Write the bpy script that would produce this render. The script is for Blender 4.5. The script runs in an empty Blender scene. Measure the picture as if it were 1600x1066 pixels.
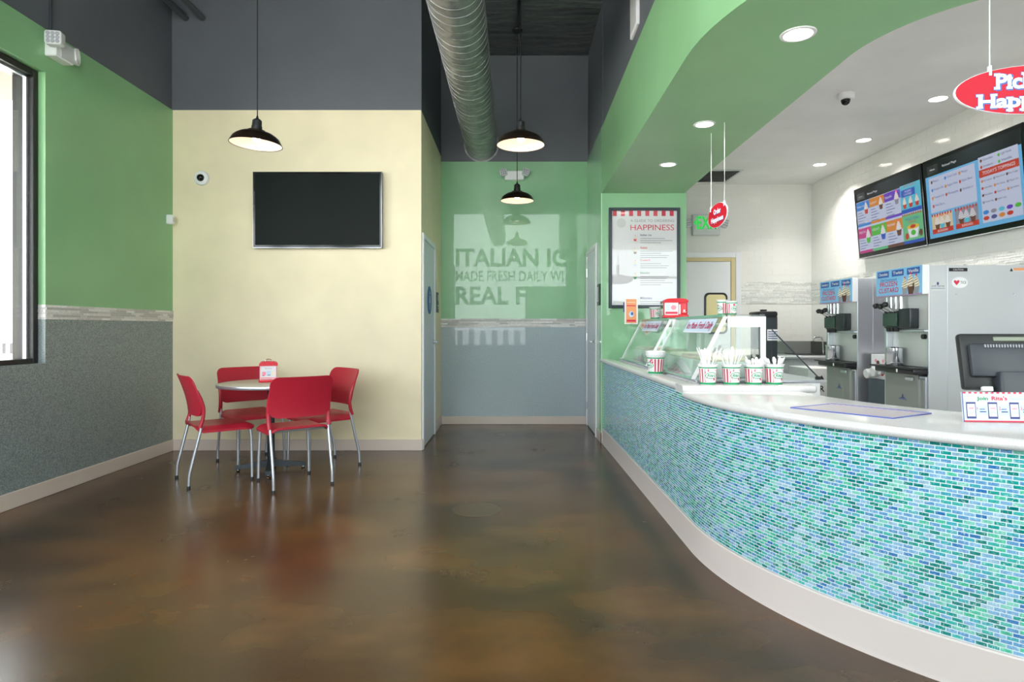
import bpy, bmesh, math, random
from math import sin, cos, pi, radians, sqrt, atan2
from mathutils import Vector, Matrix
random.seed(7)
SC = bpy.context.scene
COL = SC.collection

# ------------------------------------------------------------------ camera, world, exposure
cd = bpy.data.cameras.new('camera'); cam = bpy.data.objects.new('camera', cd); COL.objects.link(cam)
cam.location = (0, 0, 1.22); cam.rotation_euler = (pi/2, 0, 0)
cd.sensor_width = 36; cd.lens = 36*978/1600
cd.shift_x = -3/1600; cd.shift_y = -21/1600
cd.clip_start = 0.02
SC.camera = cam
SC.view_settings.view_transform = 'Standard'; SC.view_settings.look = 'None'
SC.view_settings.gamma = 1; SC.view_settings.use_curve_mapping = False
SC.view_settings.exposure = 2.6
wd = bpy.data.worlds.new('overcast_sky'); SC.world = wd; wd.use_nodes = True
bg = wd.node_tree.nodes['Background']; bg.inputs[0].default_value = (0.93, 0.97, 1.0, 1); bg.inputs[1].default_value = 1.25
SC.cycles.max_bounces = 8; SC.cycles.diffuse_bounces = 5; SC.cycles.glossy_bounces = 4
SC.cycles.transparent_max_bounces = 12; SC.cycles.sample_clamp_indirect = 3
SC.cycles.caustics_reflective = False; SC.cycles.caustics_refractive = False
DOWN_W = 2.0      # recessed light power
BULB_E = 5.0      # pendant bulb emission

sn = bpy.data.lights.new('bounce_sun', 'SUN'); sn.energy = 6.5; sn.angle = radians(.6); sn.color = (1, .96, .9)
bounce_sun = bpy.data.objects.new('bounce_sun', sn); COL.objects.link(bounce_sun); bounce_sun.rotation_euler = Vector((-.38, -.42, -.82)).to_track_quat('-Z', 'Y').to_euler()  # sun added so the paving outside bounces more light onto the ceilings
def portal(loc, rot, sx, sy):
    l = bpy.data.lights.new('window_portal', 'AREA'); l.shape = 'RECTANGLE'; l.size = sx; l.size_y = sy; l.energy = 1
    l.cycles.is_portal = True
    o = bpy.data.objects.new('window_portal', l); COL.objects.link(o); o.location = loc; o.rotation_euler = rot
portal((-3.62, 2.15, 2.0), (0, -pi/2, 0), 2.2, 4.8)
portal((-0.92, -0.78, 2.45), (pi/2, 0, 0), 4.7, 3.6)
portal((2.83, -0.78, 2.32), (pi/2, 0, 0), 1.7, 3.2)

# ------------------------------------------------------------------ materials
def srgb(h):
    if isinstance(h, str):
        h = h.lstrip('#'); h = tuple(int(h[i:i+2], 16) for i in (0, 2, 4))
    f = lambda c: (c/255)/12.92 if c/255 <= .04045 else (((c/255)+.055)/1.055)**2.4
    return tuple(f(c) for c in h) + (1,)
MATS = {}
def mat(name, col, rough=.5, metal=0, coat=0, coat_rough=.05, spec=.5, trans=0, emit=None, estr=0, alpha=1):
    if name in MATS: return MATS[name]
    m = bpy.data.materials.new(name); m.use_nodes = True
    b = m.node_tree.nodes['Principled BSDF']
    b.inputs['Base Color'].default_value = srgb(col)
    b.inputs['Roughness'].default_value = rough; b.inputs['Metallic'].default_value = metal
    b.inputs['Coat Weight'].default_value = coat; b.inputs['Coat Roughness'].default_value = coat_rough
    b.inputs['Specular IOR Level'].default_value = spec
    if emit: b.inputs['Emission Color'].default_value = srgb(emit); b.inputs['Emission Strength'].default_value = estr
    MATS[name] = m
    return m
class N:
    """tiny node helper"""
    def __init__(s, m): s.t = m.node_tree; s.b = s.t.nodes['Principled BSDF']
    def n(s, typ, **kw):
        nd = s.t.nodes.new(typ)
        for k, v in kw.items():
            if k in nd.inputs.keys(): nd.inputs[k].default_value = v
            else: setattr(nd, k, v)
        return nd
    def l(s, a, b): s.t.links.new(a, b)
    def pos(s): return s.n('ShaderNodeNewGeometry').outputs['Position']
    def obj(s): return s.n('ShaderNodeTexCoord').outputs['Object']
    def noise(s, vec, scale, detail=4, rough=.55, sc=None):
        if sc:
            mp = s.n('ShaderNodeMapping'); mp.inputs['Scale'].default_value = sc; s.l(vec, mp.inputs['Vector']); vec = mp.outputs[0]
        nd = s.n('ShaderNodeTexNoise'); nd.inputs['Scale'].default_value = scale; nd.inputs['Detail'].default_value = detail; nd.inputs['Roughness'].default_value = rough
        s.l(vec, nd.inputs['Vector']); return nd.outputs['Fac']
    def ramp(s, fac, stops, interp='LINEAR'):
        r = s.n('ShaderNodeValToRGB'); cr = r.color_ramp; cr.interpolation = interp
        while len(cr.elements) < len(stops): cr.elements.new(.5)
        for e, (p, c) in zip(cr.elements, stops):
            e.position = p; e.color = c if len(c) == 4 else srgb(c)
        s.l(fac, r.inputs[0]); return r.outputs[0]
    def math(s, op, a, b=None):
        nd = s.n('ShaderNodeMath', operation=op)
        for i, v in enumerate((a, b)):
            if v is None: continue
            if isinstance(v, (int, float)): nd.inputs[i].default_value = v
            else: s.l(v, nd.inputs[i])
        return nd.outputs[0]
    def mix(s, fac, a, b, blend='MIX'):
        nd = s.n('ShaderNodeMix', data_type='RGBA', blend_type=blend)
        for i, v in ((0, fac), (6, a), (7, b)):
            if isinstance(v, (int, float)): nd.inputs[i].default_value = v
            elif isinstance(v, tuple): nd.inputs[i].default_value = v
            else: s.l(v, nd.inputs[i])
        return nd.outputs[2]
    def bump(s, h, strength=.2, dist=.01):
        nd = s.n('ShaderNodeBump'); nd.inputs['Strength'].default_value = strength; nd.inputs['Distance'].default_value = dist
        s.l(h, nd.inputs['Height']); s.l(nd.outputs[0], s.b.inputs['Normal'])

def paint(name, col, rough=.45, coat=0, var=.06, cr=.05):
    m = mat(name, col, rough, coat=coat, coat_rough=cr); n = N(m)
    p = n.pos(); f = n.noise(p, 1.6, 3)
    c = srgb(col); lo = tuple(x*(1-var) for x in c[:3])+(1,); hi = tuple(min(1, x*(1+var)) for x in c[:3])+(1,)
    n.l(n.ramp(f, [(.3, lo), (.7, hi)]), n.b.inputs['Base Color'])
    return m
M_green = paint('green_wall_paint', (136, 184, 136), .36)
M_green_gl = paint('green_gloss_wall_paint', (138, 190, 146), .32, coat=.75, cr=.012)
M_cream = paint('cream_wall_paint', (243, 230, 198), .5)
M_dark = paint('charcoal_wall_paint', (97, 101, 109), .5)
M_white = paint('white_wall_paint', (226, 226, 228), .45)
M_whitec = paint('white_ceiling_paint', (234, 233, 234), .5)
M_tile = mat('white_glazed_tile', (230, 229, 227), .1)
M_grout = mat('pale_grout', (228, 226, 223), .6)
M_base = paint('blush_base_tile', (221, 205, 196), .3, var=.04)
M_trimw = mat('white_trim_enamel', (232, 232, 238), .3)
def wains(name, a, b, coat):
    m = mat(name, a, .45, coat=coat, coat_rough=.02); n = N(m); p = n.pos()
    f = n.noise(p, 120, 3, .7); g = n.noise(p, 1.2, 2)
    c = n.ramp(f, [(.36, a), (.62, b)])
    n.l(c, n.b.inputs['Base Color']); n.bump(f, .12, .003)
    return m
M_wain = wains('speckled_grey_wainscot', (104, 114, 118), (158, 168, 168), .1)
M_wain_b = wains('speckled_grey_blue_wainscot', (148, 162, 172), (186, 199, 206), .5)
# floor
M_floor = mat('stained_concrete', (80, 60, 45), .2); n = N(M_floor); p = n.pos()
f1 = n.noise(p, .75, 3, .5); f2 = n.noise(p, 2.2, 5, .58); f4 = n.noise(p, 1.3, 3, .5, (1, 1.6, 1))
c1 = n.ramp(f1, [(.3, (54, 39, 27)), (.45, (80, 55, 31)), (.56, (100, 65, 32)), (.7, (74, 46, 28))])
c2 = n.mix(n.math('MULTIPLY', n.ramp(f2, [(.38, (0, 0, 0)), (.7, (255, 255, 255))]), .5), c1, srgb((44, 35, 27)))
c3 = n.mix(n.math('MULTIPLY', n.ramp(f4, [(.46, (0, 0, 0)), (.74, (255, 255, 255))]), .6), c2, srgb((122, 86, 42)))
c4 = c3
n.l(c4, n.b.inputs['Base Color'])
n.l(n.math('ADD', n.math('MULTIPLY', f2, .16), .17), n.b.inputs['Roughness'])
# foil ceiling
M_foil = mat('black_foil_insulation', (84, 88, 90), .3); n = N(M_foil); p = n.pos()
h = n.noise(p, 1.5, 5, .55, (.5, 2.2, 1)); n.bump(h, 1, .12)
# metals etc
M_steel = mat('brushed_steel', (214, 217, 224), .28, .85); n = N(M_steel); p = n.pos()
n.l(n.math('ADD', n.math('MULTIPLY', n.noise(p, 20, 2, .5, (1, 1, .04)), .06), .27), n.b.inputs['Roughness'])
M_steelg = mat('grey_steel_door', (146, 150, 148), .42, .4)
M_galv = mat('galvanised_duct', (158, 158, 160), .42, .85); n = N(M_galv); p = n.pos()
n.l(n.ramp(n.noise(p, 14, 3), [(.3, (138, 139, 141)), (.7, (174, 174, 176))]), n.b.inputs['Base Color'])
M_galvs = mat('galvanised_seam', (150, 150, 154), .5, .8)
M_chrome = mat('polished_chrome', (215, 217, 222), .12, 1)
M_alu = mat('satin_aluminium', (206, 210, 220), .32, .75)
M_black = mat('black_plastic', (26, 27, 30), .35)
M_blackg = mat('black_gloss', (10, 11, 12), .12)
M_screen = mat('dark_screen_glass', (16, 24, 21), .45, spec=.12)
M_charc = mat('charcoal_powder_coat', (58, 64, 72), .4, .3)
M_bronze = mat('dark_bronze_frame', (46, 44, 44), .4, .4)
M_lampo = mat('oil_rubbed_bronze', (52, 40, 32), .28, .7)
M_lampi = mat('white_enamel', (246, 236, 230), .5)
M_red = mat('red_chair_plastic', (186, 34, 56), .38)
M_redb = mat('red_gloss_plastic', (214, 28, 48), .25)
M_redsign = mat('red_sign_print', (184, 15, 42), .5, spec=.25)
M_whitep = mat('white_plastic', (238, 238, 242), .35)
M_lightg = mat('light_grey_plastic', (206, 208, 210), .4)
M_paper = mat('white_paper', (228, 228, 233), .7)
M_table = mat('beige_laminate', (206, 198, 182), .35)
M_blue = mat('blue_print', (44, 92, 170), .5)
M_navy = mat('navy_print', (58, 66, 130), .5)
M_sky = mat('sky_blue_print', (134, 196, 238), .5)
M_pred = mat('red_print', (214, 44, 76), .5)
M_pink = mat('pink_print', (240, 150, 170), .5)
M_pgreen = mat('green_print', (24, 150, 96), .5)
M_porange = mat('orange_print', (236, 160, 110), .5)
M_pgrey = mat('grey_print', (150, 152, 160), .5)
M_pale = mat('pale_blue_print', (196, 214, 236), .5)
M_brownp = mat('brown_print', (96, 62, 44), .5)
M_creamp = mat('cream_print', (238, 228, 206), .5)
M_dgreen = mat('dark_green_decal', (44, 70, 46), .6)
M_quartz = mat('white_quartz', (236, 233, 234), .14, coat=.2); n = N(M_quartz); p = n.pos()
n.l(n.ramp(n.noise(p, 240, 2, .6), [(.35, (208, 205, 206)), (.55, (220, 218, 220))]), n.b.inputs['Base Color'])
M_stucco = mat('grey_stucco', (120, 111, 107), .9)
M_pave = mat('pale_concrete_paving', (206, 203, 198), .9)
M_ext = mat('white_painted_render', (236, 236, 236), .8)
M_picket = mat('dark_grey_picket', (64, 60, 66), .7)
def stonemat(name, c):
    m = mat(name, c, .4); n = N(m); p = n.pos()
    cc = srgb(c); lo = tuple(x*.86 for x in cc[:3])+(1,); hi = tuple(min(1, x*1.08) for x in cc[:3])+(1,)
    n.l(n.ramp(n.noise(p, 60, 3), [(.3, lo), (.7, hi)]), n.b.inputs['Base Color']); return m
STONES = [stonemat('pale_stone_a', (226, 222, 220)), stonemat('pale_stone_b', (208, 204, 202)), stonemat('pale_stone_c', (190, 187, 186)), stonemat('pale_stone_d', (236, 234, 234))]
KSTONES = [stonemat('kitchen_stone_a', (230, 230, 228)), stonemat('kitchen_stone_b', (216, 217, 216)), stonemat('kitchen_stone_c', (238, 238, 236))]
TILEC_ = [(0, 140, 136), (22, 165, 160), (72, 190, 186), (92, 206, 176), (120, 168, 224), (152, 190, 236), (56, 128, 200), (190, 210, 240), (84, 184, 204), (0, 132, 134), (150, 218, 206)]
TILEC = [tuple(int(v*k) for v, k in zip(c, (.84, .93, .92))) for c in TILEC_]
def tilemat(i, c):
    m = mat('glass_mosaic_%s' % 'abcdefghijklmn'[i], c, .12, coat=.3); n = N(m); p = n.pos()
    cc = srgb(c); hl = srgb((222, 246, 240)); hi = tuple(x+(y-x)*.45 for x, y in zip(cc[:3], hl))+(1,); lo = tuple(x*.72 for x in cc[:3])+(1,)
    f = n.noise(p, 85, 3, .55); f.node.inputs['Distortion'].default_value = 1.6
    n.l(n.ramp(f, [(.36, lo), (.47, cc), (.56, cc), (.66, hi)]), n.b.inputs['Base Color']); return m
TILES = [tilemat(i, c) for i, c in enumerate(TILEC)]
M_mgrout = mat('white_mosaic_grout', (224, 236, 244), .7)
def thin_glass(name, tint=(1, 1, 1), refl=1.0):
    m = bpy.data.materials.new(name); m.use_nodes = True; t = m.node_tree; t.nodes.clear()
    o = t.nodes.new('ShaderNodeOutputMaterial'); mx = t.nodes.new('ShaderNodeMixShader'); tr = t.nodes.new('ShaderNodeBsdfTransparent'); gl = t.nodes.new('ShaderNodeBsdfGlossy')
    fr = t.nodes.new('ShaderNodeFresnel'); ge = t.nodes.new('ShaderNodeNewGeometry'); io = t.nodes.new('ShaderNodeMath'); io.operation = 'MULTIPLY_ADD'; io.inputs[1].default_value = 1/1.45-1.45; io.inputs[2].default_value = 1.45; t.links.new(ge.outputs['Backfacing'], io.inputs[0]); t.links.new(io.outputs[0], fr.inputs[0]); mm = t.nodes.new('ShaderNodeMath'); mm.operation = 'MULTIPLY'; mm.inputs[1].default_value = refl
    tr.inputs[0].default_value = (*tint, 1); gl.inputs['Roughness'].default_value = .01
    t.links.new(fr.outputs[0], mm.inputs[0]); t.links.new(mm.outputs[0], mx.inputs[0]); t.links.new(tr.outputs[0], mx.inputs[1]); t.links.new(gl.outputs[0], mx.inputs[2]); t.links.new(mx.outputs[0], o.inputs[0])
    return m
M_glass = thin_glass('window_glass', (.97, .99, .98))
M_acryl = thin_glass('clear_acrylic', (.93, .975, .955), 1.2)
M_edge = mat('green_glass_edge', (120, 176, 150), .15)
def emis(name, col, s):
    if name in MATS: return MATS[name]
    m = mat(name, (10, 10, 10), .4, emit=col, estr=s); return m
M_lamp = emis('downlight_lens_glow', (255, 244, 226), 2.2)
M_bulb = emis('pendant_bulb_glow', (255, 224, 192), BULB_E)
M_exitg = emis('exit_green_glow', (20, 225, 70), .15)
SCR = .105
def scr(name, col): return emis('screen_' + name, col, SCR)

# ------------------------------------------------------------------ mesh helpers
def finish(bm, name, mats, parent=None, loc=None, smooth=None):
    me = bpy.data.meshes.new(name); bm.to_mesh(me); bm.free()
    if not isinstance(mats, (list, tuple)): mats = [mats]
    for m in mats: me.materials.append(m)
    if smooth:
        me.polygons.foreach_set('use_smooth', [True]*len(me.polygons)); me.set_sharp_from_angle(angle=radians(smooth))
    o = bpy.data.objects.new(name, me); COL.objects.link(o)
    if parent: o.parent = parent
    if loc: o.location = loc
    return o
def BM(): return bmesh.new()
def merge(bm, tmp, mi=0, mtx=None):
    vs = []
    for v in tmp.verts:
        v.index = len(vs); vs.append(bm.verts.new(mtx @ v.co if mtx else v.co))
    for f in tmp.faces:
        try:
            g = bm.faces.new([vs[v.index] for v in f.verts]); g.material_index = mi
        except ValueError: pass
    tmp.free()
def box(bm, x0, x1, y0, y1, z0, z1, bev=0, mi=0, seg=1, mtx=None):
    t = bmesh.new(); bmesh.ops.create_cube(t, size=1)
    for v in t.verts: v.co = Vector(((x0+x1)/2 + v.co.x*(x1-x0), (y0+y1)/2 + v.co.y*(y1-y0), (z0+z1)/2 + v.co.z*(z1-z0)))
    if bev: bmesh.ops.bevel(t, geom=t.edges[:], offset=bev, segments=seg, profile=.5, affect='EDGES')
    merge(bm, t, mi, mtx); return bm
def rbox(bm, x0, x1, y0, y1, z0, z1, r, axis='z', seg=5, bev=0, mi=0, mtx=None):
    """box with the four edges along one axis rounded"""
    a = {'x': 0, 'y': 1, 'z': 2}[axis]; t = bmesh.new(); bmesh.ops.create_cube(t, size=1)
    for v in t.verts: v.co = Vector(((x0+x1)/2 + v.co.x*(x1-x0), (y0+y1)/2 + v.co.y*(y1-y0), (z0+z1)/2 + v.co.z*(z1-z0)))
    es = [e for e in t.edges if abs((e.verts[0].co-e.verts[1].co)[a]) > 1e-6]
    bmesh.ops.bevel(t, geom=es, offset=r, segments=seg, profile=.5, affect='EDGES')
    if bev:
        es = [e for e in t.edges if abs((e.verts[0].co-e.verts[1].co)[a]) < 1e-6]
        bmesh.ops.bevel(t, geom=es, offset=bev, segments=2, profile=.5, affect='EDGES')
    merge(bm, t, mi, mtx); return bm
def lathe(bm, prof, c=(0, 0, 0), seg=32, mi=0, mtx=None, closed=False):
    rings = []
    for r, z in prof:
        if r < 1e-6: rings.append([bm.verts.new(_m(mtx, Vector((c[0], c[1], c[2]+z))))]); continue
        rings.append([bm.verts.new(_m(mtx, Vector((c[0]+r*cos(2*pi*i/seg), c[1]+r*sin(2*pi*i/seg), c[2]+z)))) for i in range(seg)])
    for a, b in zip(rings, rings[1:]):
        for i in range(seg):
            j = (i+1) % seg
            if len(a) == 1 and len(b) == 1: continue
            if len(a) == 1: f = bm.faces.new([a[0], b[j], b[i]])
            elif len(b) == 1: f = bm.faces.new([a[i], a[j], b[0]])
            else: f = bm.faces.new([a[i], a[j], b[j], b[i]])
            f.material_index = mi
    return bm
def _m(m, v): return m @ v if m else v
def tube(bm, pts, r, seg=10, mi=0, caps=True, rx=None):
    pts = [Vector(p) for p in pts]; rings = []; up = None
    for i, p in enumerate(pts):
        d = (pts[min(i+1, len(pts)-1)] - pts[max(i-1, 0)]).normalized()
        if up is None:
            up = Vector((0, 0, 1)) if abs(d.z) < .9 else Vector((1, 0, 0))
        a = d.cross(up).normalized(); b = a.cross(d).normalized(); up = b
        rr = r[i] if isinstance(r, (list, tuple)) else r
        rings.append([bm.verts.new(p + a*cos(2*pi*k/seg)*rr*(rx or 1) + b*sin(2*pi*k/seg)*rr) for k in range(seg)])
    for u, v in zip(rings, rings[1:]):
        for k in range(seg):
            f = bm.faces.new([u[k], u[(k+1) % seg], v[(k+1) % seg], v[k]]); f.material_index = mi
    if caps:
        bm.faces.new(rings[0][::-1]).material_index = mi; bm.faces.new(rings[-1]).material_index = mi
    return bm
def cyl(bm, p0, p1, r, seg=16, mi=0): return tube(bm, [p0, p1], r, seg, mi)
def smoothpath(pts, n=6):
    pts = [Vector(p) for p in pts]; out = []
    P = [pts[0]*2-pts[1]] + pts + [pts[-1]*2-pts[-2]]
    for i in range(1, len(P)-2):
        for k in range(n):
            t = k/n; a, b, c, d = P[i-1], P[i], P[i+1], P[i+2]
            out.append(.5*((2*b)+(c-a)*t+(2*a-5*b+4*c-d)*t*t+(3*b-a-3*c+d)*t**3))
    out.append(pts[-1]); return out
def prism(bm, poly, z0, z1, mi=0, mtx=None):
    lo = [bm.verts.new(_m(mtx, Vector((x, y, z0)))) for x, y in poly]; hi = [bm.verts.new(_m(mtx, Vector((x, y, z1)))) for x, y in poly]
    bm.faces.new(lo[::-1]).material_index = mi; bm.faces.new(hi).material_index = mi
    for i in range(len(poly)):
        j = (i+1) % len(poly); bm.faces.new([lo[i], lo[j], hi[j], hi[i]]).material_index = mi
    return bm
def frameM(o, u, v):
    u = Vector(u).normalized(); v = Vector(v); v = (v - u*v.dot(u)).normalized(); w = u.cross(v)
    m = Matrix((u, v, w)).transposed().to_4x4(); m.translation = Vector(o); return m
_txt = {}
def text_verts(s, bold=0.0, shear=0.0):
    k = (s, bold, shear)
    if k not in _txt:
        c = bpy.data.curves.new('t', 'FONT'); c.body = s; c.size = 1; c.offset = bold; c.shear = shear; c.resolution_u = 3; c.fill_mode = 'FRONT'
        o = bpy.data.objects.new('t', c); me = bpy.data.meshes.new_from_object(o)
        V = [(v.co.x, v.co.y) for v in me.vertices]; F = [tuple(f.vertices) for f in me.polygons]
        bpy.data.objects.remove(o); bpy.data.meshes.remove(me); bpy.data.curves.remove(c); _txt[k] = (V, F)
    return _txt[k]
class Print:
    """flat print on a plane: rectangles, ellipses, polygons and lettering with layers"""
    def __init__(s): s.bm = BM(); s.mats = []; s.k = 0
    def mi(s, m):
        if m not in s.mats: s.mats.append(m)
        return s.mats.index(m)
    def poly(s, pts, m, lay):
        try: s.bm.faces.new([s.bm.verts.new((x, y, lay*.0006)) for x, y in pts]).material_index = s.mi(m)
        except ValueError: pass
    def rect(s, x0, y0, x1, y1, m, lay=1): s.poly([(x0, y0), (x1, y0), (x1, y1), (x0, y1)], m, lay)
    def ell(s, cx, cy, rx, ry, m, lay=2, n=20): s.poly([(cx+rx*cos(2*pi*i/n), cy+ry*sin(2*pi*i/n)) for i in range(n)], m, lay)
    def text(s, st, x, y, h, m, lay=3, w=None, align='l', bold=0.0, shear=0.0, fn=None):
        V, F = text_verts(st, bold, shear)
        if not V: return
        x0 = min(v[0] for v in V); x1 = max(v[0] for v in V); k = h/.7
        kx = k if w is None else w/(x1-x0)
        off = {'l': 0, 'c': -(x1-x0)*kx/2, 'r': -(x1-x0)*kx}[align]
        vs = [s.bm.verts.new((x+off+(vx-x0)*kx, y+vy*k, lay*.0006)) for vx, vy in V]
        i = s.mi(m)
        for f in F:
            try: s.bm.faces.new([vs[q] for q in f]).material_index = i
            except ValueError: pass
    def done(s, name, mtx, parent, fn=None):
        for v in s.bm.verts: v.co = fn(v.co) if fn else mtx @ v.co
        return finish(s.bm, name, s.mats, parent)
def swirl(P, x, y, s, m_cup, m_cream, m_dark, lay=2):
    """a printed picture of a custard swirl in a cup"""
    P.poly([(x-.30*s, y+.35*s), (x+.30*s, y+.35*s), (x+.2*s, y-.1*s), (x-.2*s, y-.1*s)], m_cup, lay)
    for i, (w, h) in enumerate(((.34, .42), (.29, .58), (.22, .73), (.13, .87))):
        P.ell(x, y+h*s, w*s, .11*s, m_cream, lay+1+i*.3)
        P.poly([(x-w*s*.9, y+(h-.06)*s), (x+w*s*.7, y+(h+.05)*s), (x+w*s*.75, y+(h+.01)*s), (x-w*s*.85, y+(h-.09)*s)], m_dark, lay+1.15+i*.3)
    P.ell(x+.02*s, y+1.0*s, .07*s, .07*s, M_pred, lay+3)
def empty(name, loc=(0, 0, 0), rz=0):
    o = bpy.data.objects.new(name, None); COL.objects.link(o); o.location = loc; o.rotation_euler = (0, 0, rz); o.empty_display_size = .1; return o
def tag(o, label, cat, group=None):
    o['label'] = label; o['category'] = cat
    if group: o['group'] = group
    return o
def thing(name, label, cat, loc=(0, 0, 0), rz=0, group=None): return tag(empty(name, loc, rz), label, cat, group)
def struct(o, label=None):
    o['kind'] = 'structure'
    if label: o['label'] = label
    return o
KIDS = {}
def dup(root, loc, rz, label=None, group=None):
    r = root.copy(); COL.objects.link(r); r.location = loc; r.rotation_euler = (0, 0, rz)
    if label: r['label'] = label
    if group: r['group'] = group
    for ch in [o for o in bpy.data.objects if o.parent == root]:
        c = ch.copy(); COL.objects.link(c); c.parent = r
        for g in [o for o in bpy.data.objects if o.parent == ch]:
            d = g.copy(); COL.objects.link(d); d.parent = c
    return r

def arc(cx, cy, r, n=24, a0=pi, a1=1.5*pi): return [(cx+r*cos(a0+(a1-a0)*i/n), cy+r*sin(a0+(a1-a0)*i/n)) for i in range(n+1)]
# ------------------------------------------------------------------ room shell
XL, XC, YA, YB = -3.387, -.92, 6.214, 7.9       # left wall, corridor's left side, alcove wall, rear wall
XR, YP, XK = .925, 6.61, 3.756                  # corridor's right side, poster wall, kitchen wall
ZP, ZS, ZK, ZC = 3.365, 2.64, 3.03, 4.66        # paint line, bulkhead underside, kitchen ceiling, main ceiling
YF = -.55
b = BM(); box(b, -3.7, 4.0, YF-.2, 8.1, -.12, 0); struct(finish(b, 'floor', M_floor))
b = BM(); box(b, -3.7, 4.0, YF-.2, 8.1, ZC, ZC+.12); struct(finish(b, 'ceiling', M_foil))
b = BM(); prism(b, [(1.1, YB), (1.1, 3.4)] + arc(2.88, 3.45, 1.75, 10) + [(XK, 1.7), (XK, YB)], 0, .006); struct(finish(b, 'floor_kitchen_bounce', mat('pale_bounce_floor', (218, 216, 212), .4)))  # unseen pale floor, added to bounce light up to the kitchen ceiling
# left wall with window opening
wy0, wy1, wz0, wz1 = -.25, 4.525, .963, 3.07
b = BM(); X0 = XL-.2
box(b, X0, XL, YF-.2, wy1, 0, wz0, mi=0); box(b, X0, XL, wy1, 8.1, 0, 1.28, mi=0)
box(b, X0, XL, wy1, 8.1, 1.28, 1.385, mi=3); box(b, X0, XL, wy1, 8.1, 1.385, ZP+.015, mi=1)
box(b, X0, XL, YF-.2, wy1, wz1, ZP+.015, mi=1); box(b, X0, XL, YF-.2, wy0, wz0, wz1, mi=1)
box(b, X0, XL-.014, YF-.2, 8.1, ZP+.015, ZC, mi=2)
wall_left = struct(finish(b, 'wall_left', [M_wain, M_green, M_dark, M_grout]))
# cream alcove block (behind it a closed room)
b = BM(); box(b, XL, XC, YA, YB, 0, ZP+.015, mi=0); box(b, XL-.014, XC, YA+.012, YB, ZP+.015, ZC, mi=1)
wall_alcove = struct(finish(b, 'wall_alcove', [M_cream, M_dark]))
# rear wall of the corridor
b = BM(); box(b, XC-.2, XR+.2, YB, YB+.2, 0, 1.225, mi=0); box(b, XC-.2, XR+.2, YB, YB+.2, 1.225, 1.333, mi=3)
box(b, XC-.2, XR+.2, YB, YB+.2, 1.333, 3.315, mi=1); box(b, XC-.2, XR+.2, YB+.012, YB+.2, 3.315, ZC, mi=2)
wall_rear = struct(finish(b, 'wall_rear', [M_wain_b, M_green_gl, M_dark, M_grout]))
# poster block, right side of the corridor
b = BM(); box(b, XR, 1.82, YP, YB+.1, 0, 3.335, mi=0); box(b, XR+.012, 1.82, YP, YB+.1, 3.335, ZC, mi=1)
wall_poster = struct(finish(b, 'wall_poster', [M_green_gl, M_dark]))
# kitchen walls
b = BM(); box(b, XK, XK+.2, YF-.2, 8.1, 0, ZC); wall_kitchen = struct(finish(b, 'wall_kitchen', M_grout))
b = BM(); box(b, 1.82, XK, YB, YB+.2, 0, ZC); wall_kitchen_rear = struct(finish(b, 'wall_kitchen_rear', M_grout))

# bulkhead over the counter
CX, CY = 2.5, 3.28
outer = [(XR+.003, YP), (.915, 5.0)] + arc(CX, CY, 1.595) + [(XK, CY-1.595)]
inner = [(1.80, YP), (1.765, 5.0)] + arc(CX, CY, .745) + [(XK, CY-.745)]
outer2 = [(x + (.012 if i < 2 else .012*(CX-x)/1.595), y + (.0 if i < 2 else .012*(CY-y)/1.595)) for i, (x, y) in enumerate(outer)]
def wallstrip(bm, path, z0, z1, mi, flip=False):
    a = [bm.verts.new((x, y, z0)) for x, y in path]; c = [bm.verts.new((x, y, z1)) for x, y in path]
    for i in range(len(path)-1):
        f = [a[i], a[i+1], c[i+1], c[i]]; bm.faces.new(f[::-1] if flip else f).material_index = mi
b = BM()
wallstrip(b, outer, ZS, 3.335, 0); wallstrip(b, outer2, 3.335, ZC, 1)
for pa, pb, z in ((outer, outer2, 3.335),):
    A = [b.verts.new((x, y, z)) for x, y in pa]; B2 = [b.verts.new((x, y, z)) for x, y in pb]
    for i in range(len(pa)-1): b.faces.new([A[i], A[i+1], B2[i+1], B2[i]]).material_index = 0
A = [b.verts.new((x, y, ZS)) for x, y in outer]; B2 = [b.verts.new((x, y, ZS)) for x, y in inner]
for i in range(len(outer)-1): b.faces.new([A[i], B2[i], B2[i+1], A[i+1]]).material_index = 0
wallstrip(b, inner, ZS, ZK+.02, 2)
struct(finish(b, 'ceiling_bulkhead', [M_green, M_dark, M_whitec], smooth=25))
b = BM(); vs = [b.verts.new((x, y, ZK)) for x, y in inner] + [b.verts.new(q) for q in ((XK, YB, ZK), (1.80, YB, ZK))]
b.faces.new(vs); r = bmesh.ops.extrude_face_region(b, geom=b.faces[:])
for v in [e for e in r['geom'] if isinstance(e, bmesh.types.BMVert)]: v.co.z += .1
bmesh.ops.recalc_face_normals(b, faces=b.faces[:])
struct(finish(b, 'ceiling_kitchen', M_whitec))

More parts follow.
